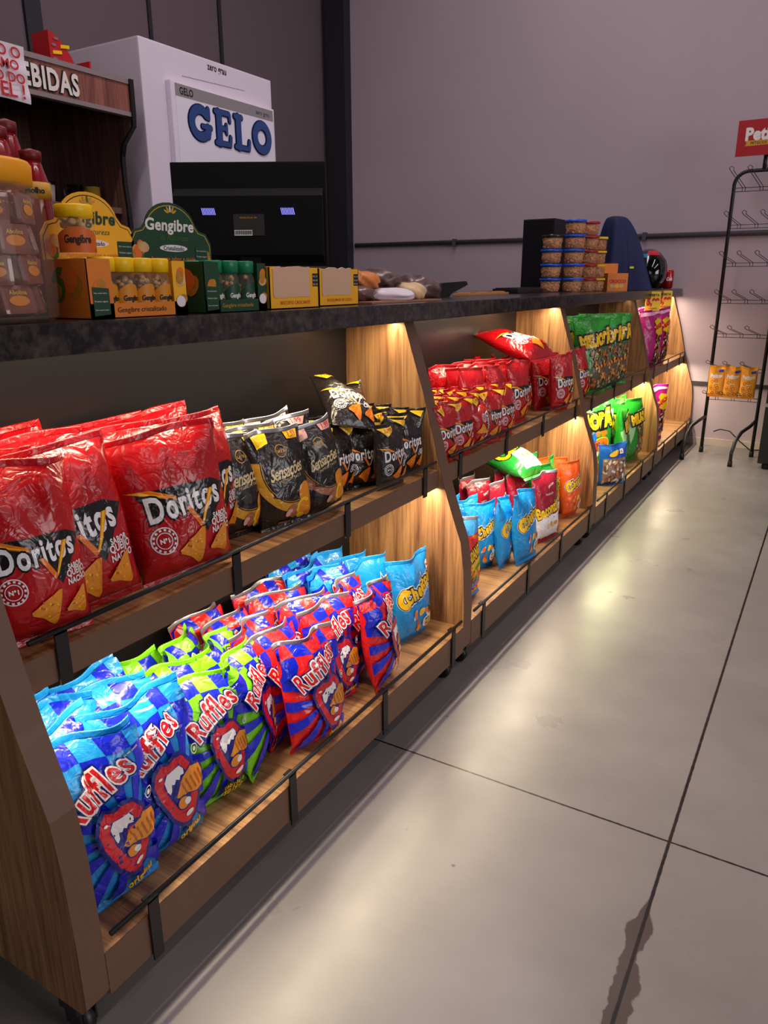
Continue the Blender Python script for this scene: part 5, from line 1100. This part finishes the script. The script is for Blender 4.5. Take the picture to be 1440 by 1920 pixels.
# ------------------------------------------------------------------ wire rack
RK = empty('wire_rack', (0, 0, 0)); tag(RK, 'tall black tubular snack rack with wire hooks and red sign', 'display rack'); xl, xr, yr = -.655, -.355, 5.18
rk = MB(); r_ = .0105; arc_ = [(xl+.075-.075*math.cos(t), yr, 1.69-.075+.075*math.sin(t)) for t in [PI/2*i/8 for i in range(9)]]
rk.tube([(xl, yr, .012)]+arc_+[(xr-.075+.075*math.sin(t), yr, 1.69-.075+.075*math.cos(t)) for t in [PI/2*i/8 for i in range(9)]]+[(xr, yr, .012)], r_, blk, 12).build('frame', RK)
for x, fx, fy in ((xl, -.725, 4.885), (xr, -.440, 4.83)):
    if x == xr: pts = [(x, yr, .235), (x-.02, 5.05, .215), (x-.055, 4.93, .195), (x-.075, 4.86, .15), (fx, fy, .08), (fx, fy, .012)]
    else: pts = [(x, yr, .235), (x-.02, 5.06, .225), (x-.045, 4.96, .205), (x-.062, 4.91, .16), (fx, fy, .08), (fx, fy, .012)]
    MB().tube(pts, r_, blk, 12).build('leg', RK)
for q in ((xl, yr), (xr, yr), (-.725, 4.885), (-.440, 4.83)): MB().lathe([(0, 0), (.014, 0), (.0135, .035), (.011, .036)], mat('rubber', (16, 16, 16), .7), c=(q[0], q[1], 0), n=16).build('rubber_foot', RK)
for zr in (1.59, 1.385, 1.168, .952, .748, .54, .358):
    w_ = MB().tube([(xl, yr, zr+.010), (xr, yr, zr+.010)], .0018, blk, 6).tube([(xl, yr, zr-.010), (xr, yr, zr-.010)], .0018, blk, 6); w_.build('cross_wires', RK)
    for k_ in range(3):
        x = xl+.055+.095*k_; up_ = .085 if zr > 1.5 else .055; p = [(x-.008, yr, zr-.012), (x-.008, yr-.002, zr+.012), (x-.058, 4.97, zr+up_), (x-.063, 4.955, zr+up_+.010), (x-.052, 4.948, zr+up_+.019), (x-.038, 4.955, zr+up_+.010), (x-.042, 4.97, zr+up_), (x+.008, yr-.002, zr+.012), (x+.008, yr, zr-.012)]
        MB().tube(p, .0018, blk, 6).build('hook', RK)
MB().tube([((xl+xr)/2, yr, 1.69), ((xl+xr)/2, yr, 1.775)], .011, blk, 10).build('sign_post', RK)
sb = MB(); sb.box((-.665, 5.135, 1.765), (-.335, 5.139, 1.955), mat('sign_red', (164, 22, 34), .45)); M = frame((-.50, 5.1348, 1.88), (1, 0, 0), (0, 0, 1))
flat_text(sb, 'Peticos', .235, M, whitep, .05, depth=.001, height=.062); flat_poly(sb, [(-.12, -.062), (.12, -.058), (.13, -.030), (-.12, -.034), (-.112, -.048)], M, goldp, .0008); flat_text(sb, 'PETISCOS CLÁSSICOS', .19, M @ Matrix.Translation((.005, -.046, 0)), inkp, .02, depth=.0012)
sb.build('sign_board', RK)
MB().box((-.51, 5.139, 1.765), (-.49, 5.19, 1.78), blk).build('sign_clip', RK)
for k_, x in enumerate((-.597, -.507, -.417)):
    o = place_bag('petisco_bag', proto('pe', k_+1, W=.098, H=.195), (x, 5.02-.004*k_, .385), -90+4*k_, 0, 0, ['small orange snack bag on the rack hook closest to the shelves', 'small orange snack bag hanging between two others on the rack', 'small orange snack bag on the rack hook closest to the black cooler'][k_], 'snack bag', 'small orange snack bags hung on the wire rack')
# black cooler
CO_ = empty('cooler', (0, 0, 0)); tag(CO_, 'black drinks cooler cut by the edge next to the wire rack', 'cooler')
MB().bbox((-.295, 4.84, .035), (.32, 5.40, 1.02), mat('cooler_black', (16, 15, 17), .35), .006).build('cabinet', CO_)
MB().box((-.294, 4.826, .40), (.32, 4.8395, 1.0), mat('cooler_glass', (40, 28, 28), .12)).build('glass_door', CO_); MB().box((-.297, 4.822, .375), (.32, 4.8395, .395), mat('silver', (0, 0, 0))).build('silver_trim', CO_)
for q in ((-.25, 4.88), (.27, 4.88), (-.25, 5.35), (.27, 5.35)): MB().lathe([(0, 0), (.02, 0), (.02, .035), (0, .0349)], mat('rubber', (0, 0, 0)), c=(*q, 0), n=14).build('foot', CO_)
cbl = MB().tube([(-.62, 5.41, .10), (-.58, 5.40, .12), (-.52, 5.39, .115), (-.45, 5.36, .06), (-.38, 5.36, .006), (-.30, 5.42, .005)], .004, blk, 8).build('power_cable'); tag(cbl, 'thin black power cable looping along the wall behind the rack', 'cable')
# ceiling lamps, above the picture
for (x, y, L_) in ((-1.45, 2.0, 5.2), (1.3, 2.0, 4.0), (3.4, 2.0, 4.0)):
    c = empty('ceiling_lamp', (x, y, 0)); tag(c, 'long white tube lamp fixed under the ceiling', 'ceiling lamp', 'tube lamps under the ceiling')
    MB().box((-.07, -L_/2-.05, 4.24), (.07, L_/2+.05, 4.30), mat('lamp_white', (220, 220, 220), .5)).build('housing', c)
    MB().tube([(0, 0, 4.30), (0, 0, 4.60)], .01, mat('lamp_white', (0, 0, 0)), 8).build('rod', c)
